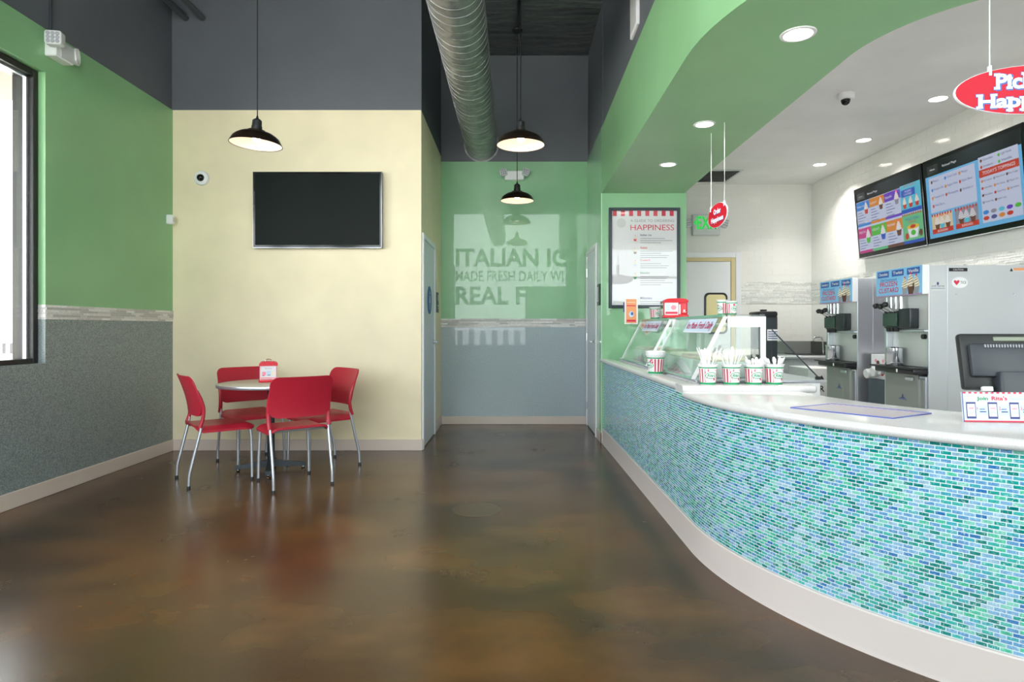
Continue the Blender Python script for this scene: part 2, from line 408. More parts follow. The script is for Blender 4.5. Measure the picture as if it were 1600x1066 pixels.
# front wall behind the camera: shop windows with lettering that faces the street
b = BM()
zt = 4.25
box(b, -3.7, -3.25, YF-.2, YF, 0, ZC); box(b, -3.25, 1.40, YF-.2, YF, zt, ZC); box(b, -3.25, .34, YF-.2, YF, 0, .72)
box(b, .34, 1.40, YF-.2, YF, 0, 2.25); box(b, 1.40, 2.0, YF-.2, YF, 0, ZC); box(b, 3.66, XK+.2, YF-.2, YF, 0, ZC); box(b, 2.0, 3.66, YF-.2, YF, 0, .75); box(b, 2.0, 3.66, YF-.2, YF, 3.9, ZC)
wall_front = struct(finish(b, 'wall_front', M_green))
w = struct(empty('window_1'))
b = BM()
box(b, -3.25, -3.2, YF-.13, YF-.05, .72, zt); box(b, -2.3, -2.25, YF-.13, YF-.05, .72, zt); box(b, .30, .34, YF-.13, YF-.05, .72, 2.25); box(b, 1.36, 1.40, YF-.13, YF-.05, 2.25, zt)
box(b, -3.2, 1.36, YF-.13, YF-.05, zt-.05, zt); box(b, -3.2, .34, YF-.13, YF-.05, .72, .77); box(b, .30, 1.36, YF-.13, YF-.05, 2.25, 2.30)
finish(b, 'window_frame', M_bronze, w)
b = BM(); box(b, -3.2, .30, YF-.1, YF-.09, .77, zt-.05); box(b, .30, 1.36, YF-.1, YF-.09, 2.30, zt-.05); finish(b, 'window_pane', M_glass, w)
P = Print()
P.text('ITALIAN ICE', -1.53, 2.84, .45, M_dgreen, w=3.25, bold=.03); P.text('MADE FRESH DAILY WITH', -1.53, 2.44, .27, M_dgreen, w=3.2, bold=.012); P.text('REAL FRUIT', -1.53, 1.84, .45, M_dgreen, w=3.2, bold=.03)
P.done('lettering', Matrix.Translation((0, YF-.104, 0)) @ Matrix.Rotation(pi/2, 4, 'X'), w)

w = struct(empty('window_3'))
b = BM()
for x in (2.0, 3.61): box(b, x, x+.05, YF-.13, YF-.05, .75, 3.9)
for z in (.75, 2.3, 3.85): box(b, 2.05, 3.61, YF-.13, YF-.05, z, z+.05)
finish(b, 'window_frame', M_bronze, w)
b = BM(); box(b, 2.05, 3.61, YF-.1, YF-.09, .8, 3.85); finish(b, 'window_pane', M_glass, w)

# left window
w = struct(empty('window_2'))
fx0, fx1 = -3.592, -3.437
b = BM(); box(b, fx0, fx1, wy1-.048, wy1, wz0, wz1, .004); box(b, fx0, fx1, wy0, wy0+.048, wz0, wz1, .004)
box(b, fx0, fx1, wy0+.048, wy1-.048, wz1-.048, wz1, .004); box(b, fx0, fx1, wy0+.048, wy1-.048, wz0, wz0+.036, .004)
for y in (1.35, 2.95): box(b, fx0, fx1, y-.025, y+.025, wz0+.036, wz1-.048, .004)
finish(b, 'window_frame', M_bronze, w)
b = BM(); box(b, -3.50, -3.475, wy1-.066, wy1-.048, wz0+.036, wz1-.048); box(b, -3.50, -3.475, wy0+.06, wy1-.05, wz1-.064, wz1-.048); finish(b, 'glazing_bead', M_alu, w)
b = BM(); box(b, -3.492, -3.484, wy0+.048, wy1-.048, wz0+.036, wz1-.048); finish(b, 'window_pane', M_glass, w)

# baseboards
b = BM(); box(b, XL, XL+.014, YF, YA-.014, 0, .112, .003); struct(finish(b, 'baseboard_left', M_base))
b = BM(); box(b, XL, XC+.014, YA-.014, YA, 0, .112, .003); box(b, XC, XC+.014, YA, 6.235, 0, .112, .003); box(b, XC, XC+.014, 7.22, YB-.014, 0, .112, .003); struct(finish(b, 'baseboard_alcove', M_base))
b = BM(); box(b, XC, XR, YB-.014, YB, 0, .1, .003); struct(finish(b, 'baseboard_rear', M_base))
b = BM(); box(b, XR-.014, XR, YP-.014, 6.93, 0, .112, .003); box(b, XR-.014, XR+.03, YP-.014, YP, 0, .112, .003); struct(finish(b, 'baseboard_poster', M_base))
b = BM(); box(b, XR-.004, XR+.004, YP-.006, YP+.002, .112, ZS, 0); struct(finish(b, 'trim_1', mat('pale_green_bead', (190, 232, 200), .3)))

# stone strip bands
def stones(name, parent, o, u, length, height, rows, lens, mats, thick=.008, skip=None, seed=1):
    rnd = random.Random(seed); bm = BM(); U = Vector(u); O = Vector(o); Nn = Vector((u[1], -u[0], 0))
    rh = height/rows
    for r in range(rows):
        s = -rnd.random()*lens[1]
        while s < length:
            L = rnd.uniform(*lens); a, c = max(0, s), min(length, s+L-.0015); s += L
            if c-a < .006 or (skip and skip(a, c, r*rh)): continue
            t = thick*rnd.uniform(.55, 1.15); z0, z1 = r*rh+.0008, (r+1)*rh-.0008
            q = [O+U*a, O+U*c]; pts = [(q[0], z0), (q[1], z0), (q[1], z1), (q[0], z1)]
            bk = [bm.verts.new(p+Vector((0, 0, z))) for p, z in pts]; fr = [bm.verts.new(p+Nn*t+Vector((0, 0, z))) for p, z in pts]
            mi = rnd.randrange(len(mats)); bm.faces.new(fr).material_index = mi
            for i in range(4): j = (i+1) % 4; bm.faces.new([bk[i], bk[j], fr[j], fr[i]]).material_index = mi
    ob = finish(bm, name, mats, parent); ob['kind'] = 'stuff'; return ob
stones('stone_strip', wall_left, (XL, wy1, 1.28), (0, 1, 0), YA-wy1, .105, 6, (.06, .3), STONES, seed=3)
stones('stone_strip', wall_left, (XL-.05, wy1, 1.28), (1, 0, 0), .055, .105, 6, (.03, .06), STONES, seed=4)
stones('stone_strip', wall_rear, (XC, YB, 1.225), (1, 0, 0), XR-XC, .108, 6, (.06, .3), STONES, seed=5)
stones('stone_strip', wall_kitchen_rear, (2.86, YB, 1.52), (1, 0, 0), XK-2.86, .28, 16, (.05, .2), KSTONES, seed=6)
stones('stone_strip', wall_kitchen, (XK, YB, 1.52), (0, -1, 0), YB-3.9, .28, 16, (.05, .2), KSTONES, seed=7)

# subway tiles (parts of the kitchen walls)
def tile_mesh(name, w, h, t, c, m):
    bm = BM(); f = [(-w/2, -h/2), (w/2, -h/2), (w/2, h/2), (-w/2, h/2)]
    bk = [bm.verts.new((x, y, 0)) for x, y in f]; md = [bm.verts.new((x, y, t-c)) for x, y in f]; fr = [bm.verts.new((x*(1-2*c/w), y*(1-2*c/h), t)) for x, y in f]
    bm.faces.new(fr)
    for i in range(4):
        j = (i+1) % 4; bm.faces.new([bk[i], bk[j], md[j], md[i]]); bm.faces.new([md[i], md[j], fr[j], fr[i]])
    me = bpy.data.meshes.new(name); bm.to_mesh(me); bm.free(); me.materials.append(m); return me
def subway(parent, o, u, length, rows, z0, skip, limit=300):
    U = Vector(u); Nn = Vector((u[1], -u[0], 0)); W, H = .152, .0762; full = tile_mesh('tile', W-.0018, H-.0018, .0016, .0008, M_tile); lst = []
    for r in rows:
        z = z0 + r*H; s = -W/2 if r % 2 else 0
        while s < length:
            a, c = max(0, s), min(length, s+W); s += W
            if c-a < .02 or skip(a, c, z, z+H): continue
            lst.append((a, c, z))
    cut = {}
    key = lambda q: (Vector(o)+U*((q[0]+q[1])/2)+Vector((0, 0, q[2]))-Vector((0, 0, 1.22))).length
    lst.sort(key=key)
    rest = BM()
    for i, (a, c, z) in enumerate(lst):
        w = c-a; k = round(w, 3)
        m = frameM(Vector(o)+U*((a+c)/2)+Vector((0, 0, z+H/2)), U, (0, 0, 1))
        if i < limit:
            me = full if abs(w-W) < 1e-4 else cut.setdefault(k, tile_mesh('tile', w-.0018, H-.0018, .0016, .0008, M_tile))
            ob = bpy.data.objects.new('tile', me); COL.objects.link(ob); ob.parent = parent; ob.matrix_world = m
        else:
            t = BM(); t.from_mesh(full); sc = Matrix.Diagonal((w/W, 1, 1, 1)); merge(rest, t, 0, m @ sc)
    if len(rest.verts): ob = finish(rest, 'tile_field', M_tile, parent); ob['kind'] = 'stuff'
inb = lambda z0, z1: z1 > 1.525 and z0 < 1.795
subway(wall_kitchen, (XK, YB, 0), (0, -1, 0), YB-4.1, range(13, 40), -.02, lambda a, c, z0, z1: inb(z0, z1) or z1 > ZK+.01)
subway(wall_kitchen_rear, (1.82, YB, 0), (1, 0, 0), XK-1.82, range(6, 40), -.02, lambda a, c, z0, z1: inb(z0, z1) and a > 1.0 or z1 > ZK+.01 or (a < 1.08 and z0 < 2.15))

# ------------------------------------------------------------------ doors
def corridor_door(name, X, sgn, y0, y1, zt, latch_far, lab):
    """sgn: direction from the wall into the corridor"""
    d = struct(empty(name)); w = .055
    def bx(bm, a, c, y0, y1, z0, z1, bev=0): box(bm, min(X+sgn*a, X+sgn*c), max(X+sgn*a, X+sgn*c), y0, y1, z0, z1, bev)
    b = BM(); bx(b, 0, .022, y0, y0+w, 0, zt, .004); bx(b, 0, .022, y1-w, y1, 0, zt, .004); bx(b, 0, .022, y0+w, y1-w, zt-w, zt, .004); finish(b, 'door_frame', M_trimw, d)
    b = BM(); bx(b, 0, .009, y0+w+.003, y1-w-.003, .012, zt-w-.003, .002)
    leaf = finish(b, 'door_leaf', mat('white_door_enamel', (214, 220, 232), .35), d)
    yl = y1-w-.09 if latch_far else y0+w+.09; s = -1 if latch_far else 1
    b = BM(); cyl(b, (X+sgn*.009, yl, 1.06), (X+sgn*.016, yl, 1.06), .03, 20); cyl(b, (X+sgn*.016, yl, 1.06), (X+sgn*.062, yl, 1.06), .011); tube(b, [(X+sgn*.058, yl-s*.012, 1.06), (X+sgn*.058, yl+s*.11, 1.06)], .0095, 10)
    finish(b, 'door_handle', M_chrome, leaf, smooth=40)
    yh = y0+w if latch_far else y1-w
    for z in (.25, 1.1, 1.9):
        b = BM(); cyl(b, (X+sgn*.014, yh, z-.05), (X+sgn*.014, yh, z+.05), .008, 8); finish(b, 'hinge', M_chrome, d, smooth=40)
    b = BM(); bx(b, .009, .011, yl-.035, yl+.035, .95, 1.17); finish(b, 'lock_plate', M_alu, leaf)
    return d, leaf
d1, leaf1 = corridor_door('door_1', XC, 1, 6.24, 7.21, 2.17, True, '')
d2, leaf2 = corridor_door('door_2', XR, -1, 6.94, 7.87, 2.16, False, '')
# restroom disc on the left door
def disc(bm, c, nrm, r, t, seg=28, mi=0): c = Vector(c); return cyl(bm, c, c+Vector(nrm)*t, r, seg, mi)
s = thing('restroom_sign', 'round blue restroom sign with white figure on the white corridor door', 'sign')
b = BM(); disc(b, (XC+.0095, 6.73, 1.515), (1, 0, 0), .15, .006); finish(b, 'sign_plate', M_blue, s)
P = Print(); P.ell(0, .075, .018, .018, M_paper); P.poly([(-.02, .05), (.02, .05), (.045, -.03), (-.045, -.03)], M_paper, 2); P.rect(-.018, -.1, -.004, -.03, M_paper, 2); P.rect(.004, -.1, .018, -.03, M_paper, 2)
P.done('print', frameM((XC+.0158, 6.73, 1.515), (0, 1, 0), (0, 0, 1)), s)
s = thing('braille_sign', 'dark upright room sign beside the white corridor door handle', 'sign')
b = BM(); box(b, XC, XC+.008, 7.42, 7.6, 1.4, 1.64, .002); finish(b, 'sign_plate', M_charc, s)
P = Print(); P.rect(-.035, .0, .035, .075, M_lightg, 2); P.rect(-.05, -.07, .05, -.05, M_lightg, 2); P.rect(-.05, -.095, .05, -.085, M_lightg, 2); P.done('print', frameM((XC+.0086, 7.51, 1.54), (0, 1, 0), (0, 0, 1)), s)
s = thing('braille_sign', 'dark sign with a pale notice on the green wall beside the poster', 'sign')
b = BM(); box(b, XR-.012, XR, 6.71, 6.88, 1.46, 1.69, .002); finish(b, 'sign_plate', mat('dark_green_plate', (40, 66, 58), .4), s)
P = Print(); P.rect(-.055, -.075, .055, .085, M_lightg, 2)
for i in range(6): P.rect(-.045, .06-i*.022, .04, .067-i*.022, M_pgrey, 3)
P.done('print', frameM((XR-.0126, 6.795, 1.575), (0, -1, 0), (0, 0, 1)), s)

# kitchen door on the rear wall
d = struct(empty('door_3'))
b = BM(); box(b, 2.79, 2.86, YB-.03, YB, 0, 2.17, .005); box(b, 1.83, 2.79, YB-.03, YB, 2.10, 2.17, .005); finish(b, 'door_frame', M_trimw, d)
b = BM(); box(b, 2.735, 2.79, YB-.022, YB, 0, 2.10, .003); box(b, 1.83, 2.735, YB-.022, YB, 2.055, 2.10, .003); finish(b, 'door_jamb', mat('tan_jamb', (214, 196, 150), .5), d)
b = BM(); box(b, 1.84, 2.73, YB-.014, YB-.002, .012, 2.05, .003); leaf = finish(b, 'door_leaf', M_trimw, d)
b = BM(); rbox(b, 2.395, 2.69, YB-.022, YB-.012, 1.14, 1.66, .06, 'y', bev=.003)
fr = finish(b, 'window_gasket', M_black, leaf, smooth=40)
b = BM(); rbox(b, 2.42, 2.665, YB-.026, YB-.0215, 1.165, 1.635, .045, 'y'); finish(b, 'window_pane', mat('amber_door_pane', (236, 222, 172), .15), leaf, smooth=40)  # opaque pane in one even amber colour

# ------------------------------------------------------------------ serving counter
A0, A1 = Vector((.943, YP, 0)), Vector((.98, 3.45, 0)); CC, CR = Vector((2.88, 3.45, 0)), 1.9
L1 = (A1-A0).length; L2 = CR*pi/2; L3 = XK-CC.x
T1 = (A1-A0).normalized(); N1 = Vector((T1.y, -T1.x, 0)); N1 = N1 if N1.x < 0 else -N1
def path(s, d=0):
    """point on the counter face at arc length s, moved d towards the room; and outward normal"""
    if s <= L1: p = A0+T1*s; nn = N1
    elif s <= L1+L2:
        a = pi + (s-L1)/CR; nn = Vector((cos(a), sin(a), 0)); p = CC+nn*CR
        k = min(1, (s-L1)/.4); nn = (N1*(1-k)+nn*k).normalized()
    else: p = Vector((CC.x+(s-L1-L2), CC.y-CR, 0)); nn = Vector((0, -1, 0))
    return p+nn*d, nn
def sweep(bm, prof, s0, s1, step=.06, mi=0, capz=True):
    n = max(1, int((s1-s0)/step)); rings = []
    for i in range(n+1):
        s = s0+(s1-s0)*i/n; ring = []
        for d, z in prof: p, _ = path(s, d); ring.append(bm.verts.new((p.x, p.y, z)))
        rings.append(ring)
    for u, v in zip(rings, rings[1:]):
        for k in range(len(prof)): j = (k+1) % len(prof); bm.faces.new([u[k], v[k], v[j], u[j]]).material_index = mi
    bm.faces.new(rings[0][::-1]); bm.faces.new(rings[-1]); bmesh.ops.recalc_face_normals(bm, faces=bm.faces[:])
    return bm
SL = 6.61-3.50                                    # where the low countertop starts
SMAX = L1+L2+L3-.004
ZM1, ZM2, ZB = .8525, .8235, .157
counter = thing('serving_counter', 'long curved white-topped serving counter faced in blue green glass mosaic', 'counter')
b = BM(); sweep(b, [(-.08, 0), (-.004, 0), (-.004, ZM1-.001), (-.08, ZM1-.001)], .006, SL); finish(b, 'counter_wall', M_mgrout, counter)
b = BM(); sweep(b, [(-.10, 0), (-.004, 0), (-.004, ZM2-.001), (-.10, ZM2-.001)], SL, SMAX); finish(b, 'counter_wall', M_mgrout, counter)
b = BM(); sweep(b, [(-.004, 0), (.016, 0), (.014, .01), (.012, .02), (.012, ZB-.006), (.008, ZB), (-.004, ZB)], .006, SMAX); finish(b, 'base_trim', paint('pale_base_quartz', (222, 210, 208), .3, var=.03), counter, smooth=30)
TW, TH = .0330, .01415
wts = [9, 11, 12, 8, 11, 11, 5, 10, 10, 5, 7]; tl = []; rnd = random.Random(11)
ntot = int(SMAX/TW)
for r in range(int((ZM1-ZB)/TH)):
    z = ZB+.001+r*TH
    for i in range(ntot):
        s = .012+i*TW+(TW/2 if r % 2 else 0)
        if s+TW > SMAX or (z+TH > ZM2 and s > SL-TW): continue
        mi = rnd.choices(range(len(TILES)), wts)[0]
        p, nn = path(s+TW/2, -.004); Y = p.y
        vis = 0
        if Y > .3:
            px = 803+978*p.x/Y; py = 512-978*(z+TH/2-1.22)/Y; T = Vector((-nn.y, nn.x, 0))
            if T.y > 0: T = -T
            ww = abs(978*(T.x*Y-p.x*T.y)/Y/Y)*TW; hh = 978*TH/Y
            if 0 < px < 1600 and 0 < py < 1066: vis = ww*hh
        tl.append((vis, s, z, mi))
tl.sort(key=lambda q: -q[0])
tmesh = [tile_mesh('mosaic_tile', TW-.0036, TH-.0036, .0018, .0006, m) for m in TILES]
rest_v, rest_f, rest_m = [], [], []
tv = [v.co.copy() for v in tmesh[0].vertices]; tf = [tuple(f.vertices) for f in tmesh[0].polygons]
for i, (vis, s, z, mi) in enumerate(tl):
    p, nn = path(s+TW/2, -.0038); U = Vector((-nn.y, nn.x, 0))
    m = frameM((p.x, p.y, z+TH/2), U, (0, 0, 1))
    if i < 300:
        o = bpy.data.objects.new('mosaic_tile', tmesh[mi]); COL.objects.link(o); o.parent = counter; o.matrix_world = m
    else:
        k = len(rest_v); rest_v += [m @ v for v in tv]; rest_f += [tuple(q+k for q in f) for f in tf]; rest_m += [mi]*len(tf)
me = bpy.data.meshes.new('mosaic_field'); me.from_pydata(rest_v, [], rest_f); me.polygons.foreach_set('material_index', rest_m)
for m in TILES: me.materials.append(m)
o = bpy.data.objects.new('mosaic_field', me); COL.objects.link(o); o.parent = counter; o['kind'] = 'stuff'
# countertops
def nose(d0, d1, z0, z1, n=6):
    r = (z1-z0)/2; return [(d0, z0), (d1-r, z0)] + [(d1-r+r*sin(pi*i/n), z0+r-r*cos(pi*i/n)) for i in range(1, n)] + [(d1-r, z1), (d0, z1)]
b = BM(); sweep(b, nose(-.62, .036, ZM2, .863), SL-.018, SMAX, .05)
tag(finish(b, 'countertop', M_quartz, smooth=40), 'low curved white quartz countertop with rounded edge on the mosaic counter', 'countertop')
b = BM()
def rprof(path3, prof_fn): pass
sweep(b, nose(-.07, .036, ZM1, .894), .006, SL-.155)
t = BM(); pr = nose(0, .16, ZM1, .894)
rg = []
for x in (.944, 1.69, 1.70):
    k = .0 if x < 1.7 else .012
    rg.append([t.verts.new((x, 3.66-max(0, d-k) if d > .05 else 3.66-d, z)) for d, z in pr])
for u, v in zip(rg, rg[1:]):
    for k in range(len(pr)): j = (k+1) % len(pr); t.faces.new([u[k], v[k], v[j], u[j]])
t.faces.new(rg[0]); t.faces.new(rg[-1]); bmesh.ops.recalc_face_normals(t, faces=t.faces[:])
merge(b, t)
tag(finish(b, 'raised_countertop', M_quartz, smooth=40), 'raised white quartz ledge in front of and beside the glass display cases', 'countertop')
# freezer cabinet under the cases
f = thing('freezer_cabinet', 'white freezer cabinet carrying the glass display cases behind the ledge', 'cabinet')
b = BM(); box(b, 1.072, 1.80, 3.672, 6.35, .02, .898, .006); finish(b, 'body', M_whitep, f)
b = BM(); box(b, 1.066, 1.832, 3.662, 6.36, .899, .912, .003); finish(b, 'top_tray', M_alu, f)
b = BM(); box(b, 1.80, 1.808, 3.72, 4.9, .12, .85, .004); finish(b, 'door_panel', M_whitep, f)
b = BM(); box(b, 1.1, 1.78, 3.72, 6.3, 0, .02); finish(b, 'plinth', M_black, f)

# ------------------------------------------------------------------ glass display cases
def display_case(y0, y1, label, sheet):
    c = thing('display_case', label, 'display case', (0, 0, 0), group='sloped glass display cases')
    z0, z1 = .913, 1.298; xb, xt, xr = 1.06, 1.255, 1.50; t = .006
    b = BM(); sl = [(xb, z0), (xb+t, z0), (xt+t, z1-.012), (xt, z1-.012)]
    M = Matrix(((1, 0, 0, 0), (0, 0, 1, 0), (0, 1, 0, 0), (0, 0, 0, 1)))
    prism(b, sl, y0+.01, y1-.01, mtx=M); finish(b, 'front_glass', M_acryl, c)
    b = BM(); box(b, xt-.006, xr, y0, y1, z1-.010, z1, .001); finish(b, 'top_glass', M_acryl, c)
    b = BM(); box(b, xt-.010, xt-.002, y0, y1, z1-.016, z1+.001); prism(b, [(xb-.003, z0), (xb+.003, z0), (xb+.006, z0+.008), (xb-.001, z0+.008)], y0, y1, mtx=M); finish(b, 'glass_edge', M_edge, c)
    for yy in (y0, y1-.006):
        b = BM(); prism(b, [(xb+.004, z0), (xr, z0), (xr, z1-.012), (xt, z1-.012)], yy, yy+.006, mtx=M); finish(b, 'end_glass', M_acryl, c)
    for yy in (y0-.014, y1-.001):
        b = BM(); prism(b, [(xb-.002, z0), (xb+.02, z0), (xt+.018, z1-.012), (xt-.004, z1-.012)], yy, yy+.013, mtx=M)
        box(b, xt+.018, xr, yy, yy+.013, z1-.075, z1-.012); box(b, xr-.03, xr, yy, yy+.013, z0, z1-.075); finish(b, 'end_frame', M_whitep, c)
    b = BM(); tube(b, [(xr-.03, y0+.01, z1-.06), (xr-.03, y1-.01, z1-.06)], .014, 10); finish(b, 'light_tube', mat('frosted_tube', (248, 244, 232), .3), c, smooth=40)
    n = 3; L = (y1-y0-.08)/n
    for i in range(n):
        a = y0+.04+i*L
        b = BM(); rbox(b, xb+.10, xr-.05, a+.02, a+L-.02, z0, z0+.10, .04, 'z', bev=.006)
        tub = finish(b, 'tub', mat('clear_white_tub', (228, 232, 232), .3), c, smooth=40)
        b = BM(); rbox(b, xb+.115, xr-.065, a+.035, a+L-.035, z0+.10, z0+.125, .035, 'z', bev=.011)
        finish(b, 'ice', mat(['mango_ice', 'cherry_ice', 'lemon_ice'][i], [(238, 222, 200), (236, 200, 200), (244, 240, 224)][i], .6), tub, smooth=50)
    # printed sheet on the sloping glass
    U = Vector((0, -1, 0)); V = Vector((xt-xb, 0, z1-z0)).normalized(); Nn = U.cross(V)
    cy = (y0+y1)/2 + sheet; ht = sqrt((xt-xb)**2+(z1-z0)**2)
    O = Vector((xb, cy+.31, z0)) + V*(ht-.125) + Nn*.0022
    P = Print(); P.rect(0, 0, .62, .10, M_pale, 0); P.rect(0, 0, .62, .006, M_paper, 1)
    P.text('Ice Made Fresh Daily', .03, .030, .05, M_pred, 2, w=.56, shear=.25); P.text('Ice Made Fresh Daily', .033, .028, .05, M_navy, 1, w=.56, shear=.25)
    P.done('lettering', frameM(O, U, V), c)
    return c
display_case(3.74, 4.82, 'clear sloped glass display case nearest the spoon cups', -.16)
display_case(5.04, 6.16, 'clear sloped glass display case beside the poster wall', -.05)
g = thing('splash_guard', 'clear triangular acrylic guard at the end of the display case', 'guard')
Mx = Matrix(((1, 0, 0, 0), (0, 0, 1, 0), (0, 1, 0, 0), (0, 0, 0, 1)))
b = BM(); prism(b, [(1.53, .913), (1.815, .913), (1.53, 1.205)], 3.71, 3.716, mtx=Mx); finish(b, 'acrylic_panel', M_acryl, g)
b = BM(); tube(b, [(1.815, 3.713, .915), (1.53, 3.713, 1.207)], .004, 6); finish(b, 'edge_strip', M_charc, g)
b = BM(); box(b, 1.79, 1.82, 3.703, 3.723, .912, .93, .002); finish(b, 'clip', M_black, g)

# ------------------------------------------------------------------ striped paper cups
def cupmat(name, R0, H, spots):
    m = mat(name, (244, 242, 244), .5); n = N(m); t = n.obj(); sp = n.n('ShaderNodeSeparateXYZ'); n.l(t, sp.inputs[0])
    ang = n.math('ARCTAN2', sp.outputs[1], sp.outputs[0]); st = n.math('GREATER_THAN', n.math('SINE', n.math('MULTIPLY', ang, 16)), .1)
    z = n.math('DIVIDE', sp.outputs[2], H)
    band = n.math('MULTIPLY', n.math('GREATER_THAN', z, .12), n.math('LESS_THAN', z, .78))
    col = n.mix(n.math('MULTIPLY', st, band), srgb((228, 226, 229)), srgb((196, 34, 72)))
    # the side that carries the emblem is white with a scatter of red dots
    side = n.math('LESS_THAN', n.math('ABSOLUTE', n.math('ADD', ang, pi/2)), .72)
    vr = n.n('ShaderNodeTexVoronoi'); vr.inputs['Scale'].default_value = 42; n.l(t, vr.inputs['Vector'])
    dots = n.math('MULTIPLY', n.math('LESS_THAN', vr.outputs['Distance'], .3), band)
    front = n.mix(dots, srgb((228, 226, 229)), srgb((212, 66, 100)))
    col = n.mix(side, col, front)
    g = n.math('ADD', n.math('MULTIPLY', n.math('GREATER_THAN', z, .015), n.math('LESS_THAN', z, .12)), n.math('MULTIPLY', n.math('GREATER_THAN', z, .80), n.math('LESS_THAN', z, .86)))
    n.l(n.mix(g, col, srgb((24, 150, 96))), n.b.inputs['Base Color']); return m
def paper_cup(label, loc, rt, rb, H, rz=0, group='striped paper cups on the counter', lid=False):
    c = thing('paper_cup', label, 'cup', loc, rz, group)
    b = BM(); lathe(b, [(0, .004), (rb*.94, .004), (rb*.96, 0), (rb, 0), (rt, H*.97), (rt-.003, H*.97), (rb-.004, .008), (0, .008)], seg=36)
    finish(b, 'cup_body', cupmat('striped_cup_%d' % round(H*1000), rb, H, 0), c, smooth=40)
    b = BM(); R = rt
    lathe(b, [(R-.004, H*.955), (R+.003, H*.955), (R+.005, H*.97), (R+.003, H*.985), (R-.004, H*.985)], seg=36); finish(b, 'rim', M_whitep, c, smooth=40)
    P = Print(); hw = rb*.8; P.ell(0, 0, hw, H*.16, M_pgreen, 1, 28); P.ell(0, 0, hw*.9, H*.13, M_paper, 2, 28); P.text("Rita's", 0, -H*.06, H*.13, M_pgreen, 3, w=hw*1.4, align='c', bold=.03, shear=.2)
    def wrap(v):
        z = H*.46+v.y; r = rb+(rt-rb)*z/(H*.97)+.0006+v.z; a = -pi/2+v.x/r; return Vector((r*cos(a), r*sin(a), z))
    bmesh.ops.triangulate(P.bm, faces=[f for f in P.bm.faces if len(f.verts) > 4])
    P.done('logo', None, c, fn=wrap)
    if lid:
        b = BM(); lathe(b, [(R+.004, H*.94), (R+.006, H*.96), (R+.006, H*1.16), (R+.002, H*1.18), (R-.006, H*1.19), (R-.01, H*1.15), (0, H*1.15)], seg=36); finish(b, 'lid', M_whitep, c, smooth=40)
    return c
spoon = None
def make_spoon_mesh():
    b = BM(); L = .165
    V = [(-.0035, 0, 0), (.0035, 0, 0), (.0045, 0, L*.72), (.011, 0, L*.86), (.009, 0, L*.97), (.003, 0, L), (-.003, 0, L), (-.009, 0, L*.97), (-.011, 0, L*.86), (-.0045, 0, L*.72)]
    f = [b.verts.new((x, -.0012, z)) for x, y, z in V]; k = [b.verts.new((x, .0012, z)) for x, y, z in V]
    b.faces.new(f); b.faces.new(k[::-1])
    for i in range(len(V)): j = (i+1) % len(V); b.faces.new([f[i], k[i], k[j], f[j]])
    me = bpy.data.meshes.new('plastic_spoon'); b.to_mesh(me); b.free(); me.materials.append(mat('white_spoon_plastic', (246, 244, 246), .4)); return me
spm = make_spoon_mesh(); rnd = random.Random(5)
def spoons(cx, cy, z, rb, rt, H, n, lab, up, scale=1.0):
    for i in range(n):
        a = 2*pi*i/n+rnd.uniform(-.2, .2); rr = rb*.55
        foot = Vector((cx-cos(a)*rr*.3, cy-sin(a)*rr*.3, z+.010)); k = rnd.uniform(.55, .85)
        top = Vector((cx+cos(a)*rt*k, cy+sin(a)*rt*k, z+H)); d = (top-foot).normalized()
        L = up+rnd.uniform(-.012, .012)
        o = bpy.data.objects.new('plastic_spoon', spm); COL.objects.link(o)
        side = Vector((-sin(a), cos(a), 0)); fw = side.cross(d).normalized(); sd = d.cross(fw).normalized()
        m = Matrix((sd, -fw if False else fw, d)).transposed().to_4x4(); m.translation = foot
        o.matrix_world = m @ Matrix.Rotation(rnd.uniform(-.5, .5), 4, 'Z') @ Matrix.Diagonal((scale, 1, L/.165, 1))
        tag(o, lab, 'spoon', lab)
cw = ['first striped paper cup of spoons along the ledge, beside the sloping glass', 'second striped paper cup of spoons along the ledge from the sloping glass', 'third striped paper cup along the ledge, holding short spoons', 'fourth striped paper cup along the ledge, nearest the clear triangular guard']
sl = ['tall white spoons standing in the first striped cup on the ledge', 'tall white spoons standing in the second striped cup on the ledge', 'short white spoons showing above the third striped cup on the ledge', 'short white spoons showing above the fourth striped cup on the ledge']
for i, x in enumerate((1106, 1142.5, 1177.5, 1209.5)):
    X = (x-803)/978*3.58; paper_cup(cw[i], (X, 3.58, .8945), .0525, .043, .118, rz=[.12, .3, .15, .25][i]); spoons(X, 3.58, .8945, .043, .050, .118, 12 if i < 2 else 10, sl[i], .205 if i < 2 else .152, .8)
paper_cup('large lidded red striped cup on the mosaic counter ledge before the glass', (1.0, 4.42, .8945), .064, .05, .135, rz=-1.15, lid=True)
paper_cup('small paper cup on the display case top, the one in front', (1.385, 3.98, 1.299), .036, .028, .092, rz=.3, group='small paper cups on the display cases')
paper_cup('small paper cup on the display case top, tucked behind another', (1.375, 4.12, 1.299), .04, .03, .104, rz=-1.1, group='small paper cups on the display cases')
paper_cup('small paper cup on the far display case beside a clear jar', (1.295, 5.75, 1.299), .05, .04, .11, rz=.6, group='small paper cups on the display cases')
j = thing('glass_jar', 'clear jar with a lid standing behind the red napkin dispenser', 'jar', (1.45, 6.0, 1.299))
b = BM(); lathe(b, [(0, 0), (.05, 0), (.058, .01), (.058, .12), (.045, .14), (.045, .15), (.042, .15), (.042, .14), (.055, .118), (.055, .012), (0, .004)], seg=28); finish(b, 'jar_body', M_acryl, j, smooth=40)
b = BM(); lathe(b, [(0, .15), (.049, .15), (.049, .172), (.02, .18), (0, .18)], seg=24); finish(b, 'jar_lid', M_chrome, j, smooth=40)
